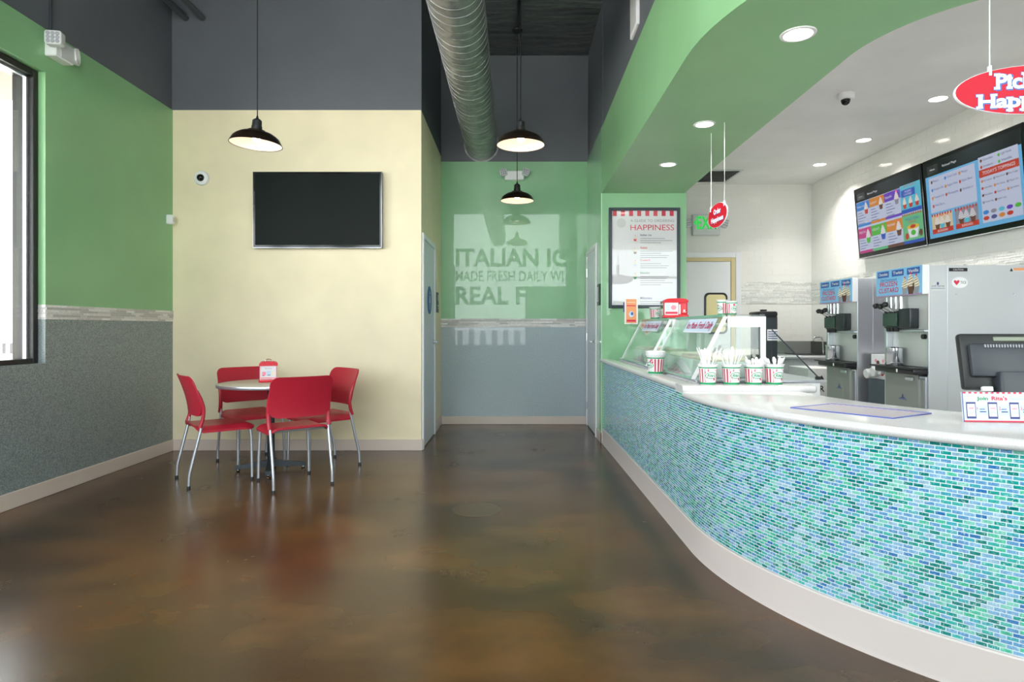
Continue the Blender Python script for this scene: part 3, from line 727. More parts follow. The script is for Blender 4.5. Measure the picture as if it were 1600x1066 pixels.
b = BM(); lathe(b, [(0, .006), (.052, .012), (.052, .085), (.03, .1), (0, .1)], seg=20); finish(b, 'jar_contents', mat('wrapped_sweets', (214, 206, 206), .7), j, smooth=40)
# red and white napkin dispensers
def napkin(name, label, loc, rz, W, D, H, dome):
    c = thing(name, label, 'napkin dispenser', loc, rz)
    b = BM(); rbox(b, -W/2, W/2, -D/2, D/2, 0, .024, .012, 'z', bev=.003); finish(b, 'base', M_redb, c, smooth=40)
    b = BM(); rbox(b, -W/2+.008, W/2-.008, -D/2+.008, D/2-.008, .024, H*.8, .012, 'z', bev=.002); bd = finish(b, 'body', M_whitep if dome else M_redb, c, smooth=40)
    top = .97; b = BM(); pts = [(-W/2+.004, H*.76), (W/2-.004, H*.76)] + [((W/2-.002)*abs(cos(pi*i/16))**.55*(1 if i < 8 else -1), H*.80+H*(top-.80)*sin(pi*i/16)**.8) for i in range(0, 17)]
    prism(b, pts, -D/2, D/2, mtx=Matrix(((1, 0, 0, 0), (0, 0, 1, 0), (0, 1, 0, 0), (0, 0, 0, 1)))); bmesh.ops.recalc_face_normals(b, faces=b.faces[:]); finish(b, 'top_cover', M_redb, c, smooth=30)
    return c, bd
c, bd = napkin('napkin_dispenser', 'white napkin dispenser with red domed top on the round table', (-2.125, 5.42, .751), .36, .155, .12, .185, True)
P = Print(); P.rect(-.066, .030, .066, .136, M_pink, -.5); P.rect(-.06, .042, .06, .134, M_paper, 0); P.text('Sign up today', 0, .115, .009, M_navy, 2, align='c', w=.055); P.rect(-.05, .06, -.02, .09, M_pink, 1); P.rect(-.015, .058, .02, .098, M_pale, 1); P.rect(.025, .06, .052, .092, M_creamp, 1); P.rect(-.008, .058, .014, .064, M_navy, 2); P.rect(-.05, .054, -.03, .06, M_pred, 2)
P.done('print', frameM((0, -.0535, .0), (1, 0, 0), (0, 0, 1)), c)
b = BM(); tube(b, smoothpath([(-.026, 0, .174), (-.022, 0, .19), (0, 0, .196), (.022, 0, .19), (.026, 0, .174)], 4), .0035, 8); finish(b, 'handle', M_chrome, c, smooth=40)
c, bd = napkin('napkin_dispenser', 'red napkin dispenser on top of the far glass display case', (1.338, 5.2, 1.3), -.12, .20, .15, .165, False)
P = Print(); P.rect(-.092, .024, .018, .125, M_paper, 0); P.rect(-.085, .032, .012, .05, M_pred, 1); P.rect(-.08, .06, -.05, .11, M_pale, 1); P.ell(-.02, .085, .022, .02, M_pink, 1); P.rect(.022, .03, .036, .11, M_lightg, 1); P.ell(.065, .06, .009, .007, M_paper, 1); P.rect(.05, .045, .08, .05, M_paper, 1)
P.done('print', frameM((0, -.0685, 0), (1, 0, 0), (0, 0, 1)), c)
# orange standing sign
s = thing('counter_sign', 'upright orange printed sign in a clear holder beside the poster', 'sign', (1.168, 6.235, .913))
b = BM(); box(b, -.07, .07, -.045, .045, 0, .006, .002); box(b, -.008, .008, -.004, .004, .006, .35); finish(b, 'stand', M_acryl, s)
b = BM(); box(b, -.066, .066, -.004, .004, .34, .60, .002); finish(b, 'sign_board', M_whitep, s)
P = Print(); P.rect(-.052, .352, .052, .59, M_porange, 0); P.rect(-.045, .52, .045, .53, M_pred, 1); P.ell(0, .44, .025, .03, M_pale, 1); P.ell(.008, .445, .012, .016, M_blue, 2); P.rect(-.045, .365, .045, .385, M_pred, 1); P.rect(-.04, .555, .04, .56, M_creamp, 1)
P.done('print', Matrix.Translation((0, -.0048, 0)) @ Matrix.Rotation(pi/2, 4, 'X'), s)
b = BM(); box(b, -.078, -.068, -.006, .006, .46, .56, .002); finish(b, 'side_clip', M_navy, s)

# ------------------------------------------------------------------ menu poster
s = thing('menu_poster', 'black framed menu poster with red striped top on the green wall', 'poster', (0, YP, 0))
px0, px1, pz0, pz1 = 1.0, 1.75, 1.425, 2.483
b = BM(); w = .032
box(b, px0, px0+w, -.03, 0, pz0, pz1, .004); box(b, px1-w, px1, -.03, 0, pz0, pz1, .004); box(b, px0+w, px1-w, -.03, 0, pz1-w, pz1, .004); box(b, px0+w, px1-w, -.03, 0, pz0, pz0+w, .004); finish(b, 'frame', mat('slate_frame', (46, 58, 68), .35), s)
b = BM(); box(b, px0+w, px1-w, -.012, 0, pz0+w, pz1-w); finish(b, 'sheet', M_paper, s)
W = px1-px0-2*w; Hh = pz1-pz0-2*w; P = Print()
for i in range(8): P.rect(i*W/8+.01, Hh-.055, i*W/8+.052, Hh, M_pred, 1)
P.text('A GUIDE TO ORDERING', W-.03, Hh-.118, .028, M_pgrey, 2, w=.46, align='r'); P.text('HAPPINESS', W-.03, Hh-.205, .06, M_pred, 2, w=.46, align='r')
for i, (t, m, n_) in enumerate((('Italian Ice', M_navy, 3), ('Gelati', M_pred, 4), ('Custard', M_pred, 3), ('Blendini', M_pgreen, 5), ('Milkshake', M_navy, 2))):
    y = [Hh-.265, Hh-.40, Hh-.53, Hh-.665, Hh-.93][i]; P.text(t, .3, y, .022, m, 2, bold=.01)
    for k in range(n_): P.rect(.3, y-.03-k*.022, .3+[.26, .34, .22, .3, .28][(k+i) % 5], y-.024-k*.022, M_pgrey, 2)
    swirl(P, .245, y-.05, .055, [M_pred, M_brownp, M_pale, M_pgreen, M_navy][i], M_creamp, M_lightg)
P.ell(.1, Hh-.13, .05, .05, M_lightg, 1)
P.done('print', Matrix.Translation((px0+w, -.0124, pz0+w)) @ Matrix.Rotation(pi/2, 4, 'X'), s)
b = BM(); box(b, px0+w, px1-w, -.021, -.018, pz0+w, pz1-w); finish(b, 'glazing', thin_glass('poster_glass', (1, 1, 1), 1.0), s)

# ------------------------------------------------------------------ wall television
s = thing('television', 'black flat screen television switched off on the cream wall', 'television', (0, YA, 0))
tx0, tx1, tz0, tz1 = -2.56, -1.295, 2.0, 2.75
b = BM(); box(b, tx0, tx1, -.075, -.03, tz0, tz1, .006); finish(b, 'cabinet', M_blackg, s)
b = BM(); box(b, tx0+.022, tx1-.022, -.0765, -.0755, tz0+.03, tz1-.02); finish(b, 'display', M_screen, s)
b = BM()
for a in ((tx0, tx0+.006, tz0, tz1), (tx1-.006, tx1, tz0, tz1), (tx0, tx1, tz0, tz0+.008)): box(b, a[0], a[1], -.079, -.074, a[2], a[3], .001)
finish(b, 'bezel', mat('dark_chrome', (140, 142, 148), .15, 1), s)
b = BM(); box(b, -2.2, -1.7, -.03, 0, 2.25, 2.55, .003); finish(b, 'wall_bracket', M_charc, s)
# wall camera disc and thermostat box
s = thing('dome_camera', 'white round camera with black lens on the cream wall beside the television', 'camera', (-3.093, YA, 2.70))
Ry = Matrix.Rotation(pi/2, 4, 'X')
b = BM(); lathe(b, [(0, 0), (.073, 0), (.073, .02), (.066, .032), (.05, .036), (0, .036)], seg=32, mtx=Ry); finish(b, 'housing', M_whitep, s, smooth=40)
b = BM(); lathe(b, [(.036, .036), (.036, .04), (.03, .056), (.016, .066), (0, .069)], seg=24, mtx=Ry); finish(b, 'lens', M_blackg, s, smooth=60)
s = thing('sensor_box', 'small white box on the green wall at the corner of the cream wall', 'sensor', (XL, 6.12, 2.275))
b = BM(); box(b, 0, .06, -.03, .03, -.045, .045, .006); finish(b, 'housing', M_whitep, s)
b = BM(); box(b, .06, .063, -.014, .014, -.02, .02, .001); finish(b, 'button', M_lightg, s)

# ------------------------------------------------------------------ emergency lights
def led_head(bm_parent, loc, rot, w=.125, h=.125):
    M = Matrix.Translation(loc) @ rot
    b = BM(); rbox(b, -w/2, w/2, -.03, .03, -h/2, h/2, .02, 'y', bev=.005, mtx=M); hd = finish(b, 'lamp_head', M_lightg, bm_parent, smooth=40)
    b = BM()
    for i in range(3):
        for k in range(3):
            cx, cz = (i-1)*w*.27, (k-1)*h*.27
            lathe(b, [(w*.12, 0), (w*.12, .004), (w*.08, .001), (0, .0005)], seg=10, mtx=M @ Matrix.Translation((cx, -.03, cz)) @ Matrix.Rotation(pi/2, 4, 'X'))
    finish(b, 'reflector', mat('lens_grey', (170, 172, 182), .25), hd); return hd
s = thing('emergency_light', 'white twin head emergency light on the green wall above the window corner', 'emergency light')
b = BM(); box(b, XL, XL+.085, 4.513, 4.70, 3.185, 3.315, .006); bd = finish(b, 'housing', M_whitep, s)
b = BM(); box(b, XL+.085, XL+.089, 4.56, 4.695, 3.19, 3.31, .002); finish(b, 'cover', M_lightg, bd)
led_head(s, (XL+.105, 4.475, 3.285), Matrix.Rotation(radians(10), 4, 'Z'), .112, .10)
M2 = Matrix.Translation((XL+.065, 4.755, 3.275)) @ Matrix.Rotation(radians(-68), 4, 'Z')
b = BM(); lathe(b, [(0, -.055), (.03, -.052), (.052, -.03), (.062, .0), (.062, .012), (.055, .012), (.04, -.01), (0, -.012)], seg=24, mtx=M2 @ Matrix.Rotation(-pi/2, 4, 'X')); finish(b, 'lamp_head', M_whitep, s, smooth=40)
b = BM(); cyl(b, (XL+.04, 4.70, 3.25), (XL+.045, 4.75, 3.27), .014); finish(b, 'swivel', M_whitep, s, smooth=40)
b = BM(); tube(b, [(XL+.012, 4.56, 3.31), (XL+.012, 4.56, ZC)], .011, 10)
tag(finish(b, 'conduit', M_charc, smooth=40), 'thin grey conduit rising from the emergency light above the window', 'conduit')
s = thing('emergency_light', 'white twin head emergency light on the rear wall behind the pendants', 'emergency light')
b = BM(); box(b, -.115, .125, YB-.07, YB, 3.07, 3.185, .008); finish(b, 'housing', M_whitep, s)
led_head(s, (-.13, YB-.075, 3.16), Matrix.Rotation(radians(-14), 4, 'Y'), .09, .09); led_head(s, (.15, YB-.075, 3.16), Matrix.Rotation(radians(20), 4, 'Y'), .09, .09)
s = thing('exit_sign', 'green lettered exit sign with lamp heads above the kitchen door', 'exit sign')
b = BM(); box(b, 2.235, 2.58, YB-.075, YB-.005, 2.375, 2.64, .008); finish(b, 'housing', M_lightg, s)
P = Print(); P.text('EXIT', .052, .085, .155, M_exitg, 2, w=.275, bold=.02); P.poly([(.008, .165), (.044, .13), (.044, .20)], M_exitg, 2)
P.done('lettering', Matrix.Translation((2.235, YB-.076, 2.37)) @ Matrix.Rotation(pi/2, 4, 'X'), s)
for xx, r in ((2.185, -8), (2.645, 14)): led_head(s, (xx, YB-.05, 2.53), Matrix.Rotation(radians(r), 4, 'Y'), .08, .11)

# ------------------------------------------------------------------ pendants
def make_pendant(loc, tilt, ztop, label):
    s = thing('pendant_lamp', label, 'pendant lamp', loc, 0, 'bronze warehouse pendants')
    R = Matrix.Rotation(radians(tilt), 4, 'Y')
    out = [(.190, 0), (.186, .012), (.168, .045), (.148, .062), (.118, .080), (.085, .090), (.066, .093), (.064, .104), (.040, .110)]
    b = BM(); lathe(b, out, seg=40, mtx=R); lathe(b, [(.192, 0), (.193, -.004), (.188, -.004), (.188, .001)], seg=40, mtx=R); finish(b, 'shade', M_lampo, s, smooth=50)
    b = BM(); lathe(b, [(r-.003, z-.001) for r, z in out], seg=40, mtx=R); finish(b, 'reflector', M_lampi, s, smooth=50)
    b = BM(); lathe(b, [(.040, .108), (.039, .135), (.036, .138), (.034, .178), (.024, .188), (.010, .196), (.006, .215), (0, .215)], seg=24, mtx=R); finish(b, 'socket', M_black, s, smooth=40)
    b = BM(); lathe(b, [(0, .020), (.014, .022), (.026, .034), (.030, .048), (.024, .066), (.014, .085), (.013, .105)], seg=20, mtx=R); finish(b, 'bulb', M_bulb, s, smooth=80)
    t = R @ Vector((0, 0, .212)); b = BM(); tube(b, [t, (t.x, t.y, ztop-loc[2]-.02)], .0042, 8); finish(b, 'cord', M_black, s, smooth=40)
    b = BM(); lathe(b, [(0, 0), (.062, 0), (.06, -.012), (.03, -.028), (.012, -.034), (0, -.034)], c=(t.x, t.y, ztop-loc[2]), seg=24); finish(b, 'canopy', M_black, s, smooth=40)
    return s
make_pendant((-1.962, 4.76, 2.615), 3, ZC, 'dark bronze pendant lamp hanging above the red chairs, slightly tilted')
make_pendant((.053, 4.95, 2.665), 0, ZC, 'dark bronze pendant lamp in front of the corridor, the larger looking of two')
make_pendant((.037, 7.15, 2.67), 0, ZC-.045, 'dark bronze pendant lamp deep in the corridor below the emergency light')
b = BM(); cyl(b, (.05, YF, ZC-.022), (.05, 7.17, ZC-.022), .02, 12); tag(finish(b, 'ceiling_conduit', M_black, smooth=40), 'black conduit along the foil ceiling to the corridor pendant', 'conduit')
for x, k in ((-3.262, 'nearest the green wall'), (-3.094, 'further from the green wall')):
    b = BM(); cyl(b, (x, YF, 4.30), (x, YA+.012, 4.30), .03, 16)
    tag(finish(b, 'ceiling_pipe', mat('painted_pipe', (70, 76, 80), .4), smooth=40), 'dark pipe entering the charcoal wall high up, ' + k, 'pipe')

# ------------------------------------------------------------------ spiral duct
d = thing('spiral_duct', 'large galvanised spiral air duct running under the dark ceiling', 'duct', (-.41, 0, 3.53))
R = .202; b = BM(); n_ = 48
lathe(b, [(R, 0), (R, 7.9-YF)], seg=n_, mtx=Matrix.Translation((0, YF, 0)) @ Matrix.Rotation(-pi/2, 4, 'X')); finish(b, 'duct_body', M_galv, d, smooth=60)
b = BM(); pts = []; pitch = .11; turns = int((YB-YF)/pitch)
for i in range(turns*32):
    a = 2*pi*i/32; pts.append((R*cos(a)*1.004, YF+pitch*i/32, R*sin(a)*1.004))
tube(b, pts, .003, 5); finish(b, 'seam', M_galvs, d, smooth=60)
b = BM(); lathe(b, [(R+.002, 0), (R+.02, 0), (R+.02, -.01), (R+.002, -.01)], seg=n_, mtx=Matrix.Translation((0, YB+.012, 0)) @ Matrix.Rotation(-pi/2, 4, 'X')); finish(b, 'collar', M_galv, d)

# ------------------------------------------------------------------ recessed lights
k = 0
dl = [((1.374, 3.026, ZS), .078, 'recessed ceiling light in the green soffit, nearest the curved end'), ((1.33, 4.367, ZS), .07, 'recessed ceiling light in the green soffit, the middle one'), ((1.342, 5.446, ZS), .07, 'recessed ceiling light in the green soffit, nearest the poster wall'),
      ((3.352, 4.945, ZK), .075, 'recessed light in the white ceiling nearest the red oval sign'), ((3.373, 6.04, ZK), .075, 'recessed light in the white ceiling between two others'), ((3.39, 6.94, ZK), .075, 'recessed light in the white ceiling nearest the kitchen corner')]
for (x, y, z), r, lab in dl:
    s = thing('downlight', lab, 'ceiling light', (x, y, z), 0, 'recessed ceiling lights')
    b = BM(); lathe(b, [(r*.82, -.001), (r*.86, -.006), (r*1.05, -.004), (r*1.07, 0), (r*.82, 0)], seg=36); finish(b, 'trim_ring', M_trimw, s, smooth=40)
    b = BM(); lathe(b, [(0, -.0015), (r*.82, -.0015), (r*.82, 0), (0, 0)], seg=36); finish(b, 'lens', M_lamp, s)
    l = bpy.data.lights.new('downlight_lamp', 'AREA'); l.shape = 'DISK'; l.size = r*1.6; l.energy = DOWN_W*(.5 if z < 2.8 else 1.1); l.spread = radians(115); l.color = (1, .95, .88)
    o = bpy.data.objects.new('downlight_lamp', l); COL.objects.link(o); o.parent = s; o.location = (0, 0, -.012)
s = thing('ceiling_dome_camera', 'white dome camera with dark lens on the white kitchen ceiling', 'camera', (2.57, 4.85, ZK))
b = BM(); lathe(b, [(0, 0), (.062, 0), (.062, -.03), (.052, -.045), (0, -.045)], seg=28); finish(b, 'housing', M_whitep, s, smooth=40)
b = BM(); lathe(b, [(.034, -.045), (.034, -.055), (.026, -.075), (.012, -.085), (0, -.087)], seg=20); finish(b, 'lens', M_blackg, s, smooth=60)
s = thing('ceiling_vent', 'grey louvred air vent in the white kitchen ceiling', 'vent', (2.39, 7.46, ZK))
b = BM()
for a in ((-.24, .24, -.30, -.27), (-.24, .24, .27, .30), (-.24, -.21, -.27, .27), (.21, .24, -.27, .27)): box(b, a[0], a[1], a[2], a[3], -.012, 0, .002)
finish(b, 'vent_frame', M_lightg, s)
b = BM(); box(b, -.21, .21, -.27, .27, -.002, 0); finish(b, 'vent_backing', mat('vent_backing_grey', (104, 106, 106), .5), s)  # plain mid-grey plate behind the slats
for i in range(9):
    b = BM(); box(b, -.21, .21, -.018, .018, -.001, .001, mtx=Matrix.Translation((0, -.24+i*.06, -.008)) @ Matrix.Rotation(radians(35), 4, 'X')); finish(b, 'slat', mat('vent_grey', (150, 152, 152), .4), s)
s = thing('wall_speaker', 'white upright panel on the charcoal wall above the green fascia', 'speaker', (.925, 4.75, 3.46))
b = BM(); box(b, -.02, .012, -.14, .13, 0, .62, .006); finish(b, 'panel', M_whitep, s)
b = BM(); box(b, -.023, -.02, -.11, .10, .03, .59, .001); finish(b, 'grille', M_lightg, s)

# ------------------------------------------------------------------ hanging oval signs
SERIF = {'P': 'l0 l7', 'i': 'c0 c5', 'c': '', 'k': 'l0 l7 r0', 'U': 'l7 r7', 'p': 'l-2 l5', 'H': 'l0 r0 l7 r7', 'a': 'r0', 'n': 'l0 r0 l5', 'e': '', 's': ''}
def slabs(P, t, y, h, w, m, lay, grow=0):
    """slab feet for the chunky letters of the big sign"""
    V, _ = text_verts(t, .035); x0 = min(v[0] for v in V); k = w/(max(v[0] for v in V)-x0); ky = h/.7
    for i, ch in enumerate(t):
        for sp in SERIF.get(ch, '').split():
            g, _ = text_verts(ch, .035); gw = max(v[0] for v in g)-min(v[0] for v in g)
            pre, _ = text_verts(t[:i+1], .035); r = max(v[0] for v in pre); l = r-gw
            sw = .13; cx = {'l': l+.055, 'r': r-.055, 'c': (l+r)/2}[sp[0]]; lev = {'0': 0, '7': .7, '5': .5, '-2': -.2}[sp[1:]]
            a, b_ = (cx-sw-x0)*k-w/2-grow, (cx+sw-x0)*k-w/2+grow; c_ = (lev-(.035 if lev in (0, -.2) else .085))*ky
            P.rect(a, y+c_-grow, b_, y+c_+.12*ky+grow, m, lay)
def oval_sign(label, loc, rz, W, H, lines, ztop, wires, slab=False):
    s = thing('hanging_sign', label, 'sign', loc, rz)
    b = BM(); prism(b, [(W/2*cos(2*pi*i/48), H/2*sin(2*pi*i/48)) for i in range(48)], -.004, .004, mtx=Ry); finish(b, 'sign_board', M_redsign, s)
    b = BM(); lathe(b, [(1, -.005), (1.012, -.005), (1.012, .005), (1, .005)], seg=48, mtx=Ry @ Matrix.Diagonal((W/2, H/2, 1, 1))); finish(b, 'border', M_paper, s)
    for side in (1,):
        P = Print()
        for (t, y, h, w) in lines:
            P.text(t, .004, y-.002, h*1.0, M_blue, 1.2, w=w*1.03, align='c', bold=.075); P.text(t, 0, y, h, M_paper, 2.4, w=w, align='c', bold=.035)
            if slab: slabs(P, t, y, h, w, M_paper, 2.5); slabs(P, t, y, h, w, M_blue, 1.3, .0022)
        P.done('lettering', Matrix.Translation((0, -.0042, 0)) @ Matrix.Rotation(pi/2, 4, 'X'), s)
    for x in wires:
        zz = H/2*sqrt(max(0, 1-(2*x/W)**2)); b = BM(); tube(b, [(x, 0, zz-.012), (x, 0, ztop-loc[2])], .0022, 6); finish(b, 'wire', M_lightg, s)
        b = BM(); box(b, x-.004, x+.004, -.007, .007, zz-.015, zz+.02); finish(b, 'clip', M_whitep, s)
    return s
oval_sign('big red oval hanging sign with white words over the register', (1.835, 2.22, 2.063), radians(-8), .50, .172, [('Pick Up', .008, .052, .235), ('Happiness', -.058, .046, .35)], ZK, (-.135, .135), True)
oval_sign('small red oval hanging sign with white words before the exit sign', (1.449, 4.45, 2.018), radians(-86), .34, .168, [('Order', .014, .034, .13), ('Happiness', -.042, .034, .22)], ZS, (-.12, .12))

# ------------------------------------------------------------------ menu screens
S_bg = scr('pale', (206, 214, 240)); S_sky = scr('sky', (110, 190, 240)); S_dk = mat('screen_dark_bar', (20, 24, 28), .2); S_red = scr('red', (206, 60, 40)); S_mag = scr('magenta', (206, 40, 140)); S_grn = scr('green', (84, 196, 60)); S_org = scr('orange', (226, 140, 40)); S_pur = scr('purple', (110, 60, 200)); S_blu = scr('blue', (40, 90, 200)); S_blu2 = scr('azure', (50, 140, 225)); S_txt = scr('ink', (80, 90, 150)); S_txt2 = scr('dark_ink', (70, 60, 80)); S_wht = scr('white', (240, 242, 250)); S_aqua = scr('aqua', (90, 200, 225)); S_mint = scr('mint', (110, 200, 140)); S_brn = scr('brown', (110, 66, 50)); S_tan = scr('tan', (226, 206, 170)); S_yel = scr('yellow', (240, 200, 60)); S_gry = scr('grey', (150, 150, 165))
def screen_unit(label, y0):
    s = thing('menu_screen', label, 'screen', (XK, y0, 0), 0, 'lit menu screens above the custard machines')
    zb, h, W = 1.955, .74, 1.105
    V = Vector((-.062, 0, h)).normalized(); U = Vector((0, -1, 0)); O = Vector((-.055, 0, zb)); M = frameM(O, U, V)
    b = BM(); box(b, 0, W, 0, h, -.045, 0, .005, mtx=M); finish(b, 'cabinet', M_blackg, s)
    b = BM(); box(b, 0, W, -.003, .006, -.003, .004, .001, mtx=M); finish(b, 'bezel', M_alu, s)
    b = BM(); box(b, W*.4, W*.6, h*.3, h*.7, -.09, -.045, mtx=M); finish(b, 'wall_bracket', M_charc, s)
    return s, M
def line_block(P, x, y, w, n_, m, dy=.028, h=.006):
    for i in range(n_): P.rect(x, y-i*dy, x+w*(.6+.4*((i*7) % 5)/4), y-i*dy+h, m, 3)
s, M = screen_unit('lit menu screen with coloured drink panels, nearest the kitchen corner', 6.71)
P = Print(); a0, a1, b0, b1 = .03, 1.08, .05, .71
P.rect(a0, b0, a1, b1, S_bg, 1); P.rect(a0, b1-.12, a1, b1, S_dk, 1.6)
P.rect(.06, b1-.1, .2, b1-.03, mat('screen_tab', (46, 50, 54), .3), 2); P.text('Home', .13, b1-.075, .018, S_wht, 3, align='c', w=.06); P.text('Reload Page', .34, b1-.075, .02, S_wht, 3, align='c', w=.17)
xs = [.03, .27, .53, .785, 1.08]
for i, m in enumerate((S_blu2, S_org, S_pur)):
    P.rect(xs[i], .50, xs[i+1], .585, m, 2); swirl(P, xs[i+1]-.06, .46, .11, [S_red, S_brn, S_gry][i], S_wht, S_yel, 2.5); P.text(['Italian Ice', 'Custard', 'Blendini'][i], xs[i]+.02, .53, .024, S_wht, 3); line_block(P, xs[i]+.02, .47, .14, 5, S_txt)
P.rect(.03, .33, .27, .355, S_blu2, 2); P.rect(.27, .33, .53, .355, S_org, 2); P.rect(.53, .33, .785, .355, S_pur, 2)
P.rect(.785, .36, 1.08, .60, S_aqua, 2); P.text('NEW TREATS', .93, .575, .02, S_red, 3, align='c'); P.rect(.80, .49, 1.0, .555, S_blu, 3); P.text('FROZEN', .9, .527, .018, S_wht, 4, align='c'); P.text('CUSTARD', .9, .5, .018, S_wht, 4, align='c'); P.rect(.785, .335, 1.08, .37, S_blu, 3)
for q in (.84, .93, 1.02): swirl(P, q, .39, .09, S_red, S_wht, S_yel, 3)
for i, m in enumerate((S_mag, S_grn, S_org)):
    P.rect(xs[i], .205, xs[i+1], .31, m, 2); P.text(['MISTO', 'GELATI', 'MILKSHAKE'][i], xs[i]+.02, .255, .026, S_wht, 3, w=.12); swirl(P, xs[i+1]-.06, .16, .13, [S_grn, S_blu, S_brn][i], S_wht, S_tan, 2.5); line_block(P, xs[i]+.02, .18, .14, 4, S_txt); P.rect(xs[i], .05, xs[i+1], .078, [S_mag, S_mint, S_brn][i], 2)
P.rect(.785, .078, 1.08, .325, S_mint, 2); P.rect(.785, .05, 1.08, .078, S_blu, 2)
for i in range(9): P.rect(.79+i*.032, .31, .806+i*.032, .33, S_red, 3)
P.text("What's Water", .93, .265, .026, S_blu, 3, align='c', w=.2); P.text('TREATS', .93, .235, .024, S_red, 3, align='c')
P.poly([(.85, .20), (1.02, .20), (.99, .10), (.88, .10)], S_wht, 3); P.ell(.935, .2, .088, .022, S_yel, 4); P.ell(.935, .203, .04, .016, S_red, 5); P.ell(.84, .12, .026, .03, S_red, 4); P.ell(1.04, .13, .026, .032, S_brn, 4); P.ell(.935, .145, .035, .025, S_grn, 4)
P.done('print', M, s)
s, M = screen_unit("lit menu screen listing today's toppings, nearest the red oval sign", 5.585)
P = Print(); P.rect(a0, b0, a1, b1, S_sky, 1); P.rect(a0, b1-.12, a1, b1, S_dk, 1.6); P.rect(.06, b1-.1, .2, b1-.03, mat('screen_tab', (46, 50, 54), .3), 2); P.text('Home', .13, b1-.075, .018, S_wht, 3, align='c', w=.06); P.text('Reload Page', .34, b1-.075, .02, S_wht, 3, align='c', w=.17)
P.rect(.07, .27, .62, .575, S_bg, 2); P.rect(.66, .085, 1.05, .60, S_bg, 2)
names = [('Peach', 'Cotton Candy', 'Mango'), ('Pumpkin Pie', 'Sugar Free', 'Root Beer'), ('Swedish Fish', 'Pineapple', 'Strawberry'), ('Wild Berry', '', '')]
for r, row in enumerate(names):
    for c_, t in enumerate(row):
        if t: P.text(t, .13+c_*.17, .53-r*.07, .019, S_txt, 4, w=min(.12, .014*len(t))); P.ell(.11+c_*.17, .535-r*.07, .011, .014, [S_brn, S_blu2, S_org, S_red][(r+c_) % 4], 4)
for x, t, m in ((.07, 'BLENDINI', S_tan), (.36, 'SUNDAES', S_gry)):
    P.rect(x, .085, x+.26, .25, m if t != 'BLENDINI' else S_tan, 2); P.rect(x, .085, x+.26, .125, S_red, 3); P.text(t, x+.13, .095, .02, S_wht, 4, align='c')
    for i in range(8): P.rect(x+.004+i*.033, .235, x+.02+i*.033, .258, S_red, 4)
    for q, cm in ((.07, S_brn), (.13, S_aqua), (.2, S_brn)): swirl(P, x+q, .13, .10, cm, S_wht, S_brn if t == 'SUNDAES' else S_yel, 3)
P.rect(.66, .44, 1.05, .5, S_red, 3); P.text("TODAY'S TOPPINGS", .855, .458, .026, S_wht, 4, align='c', w=.32)
for i, t in enumerate(('Chocolate', 'Light Vanilla', 'Strawberry', 'Vanilla')): P.text(t, .71+(i % 2)*.18, .565-(i//2)*.05, .018, S_txt2, 4, w=.1); P.ell(.69+(i % 2)*.18, .57-(i//2)*.05, .012, .012, [S_brn, S_grn, S_red, S_grn][i], 4)
tp = ['Hot Caramel', 'Whole Cherries', 'Hot Fudge', 'Gummi Bears', 'Wet Walnuts', 'Whipped Cream', 'Peanut Butter', 'Chopped Peanuts', 'Sprinkles', 'Chocolate Chips', 'Strawberry Topping']
for i, t in enumerate(tp): P.text(t, .70+(i % 3)*.125, .405-(i//3)*.055, .014, S_txt2, 4, w=.085); P.ell(.685+(i % 3)*.125, .41-(i//3)*.055, .011, .011, [S_org, S_red, S_brn, S_gry][(i*3) % 4], 4)
for i in range(9): P.ell(.70+(i % 5)*.078, .165-(i//5)*.045, .03, .016, [S_blu2, S_gry, S_aqua, S_pur, S_grn, S_red, S_txt, S_org, S_red][i], 4)
P.done('print', M, s)

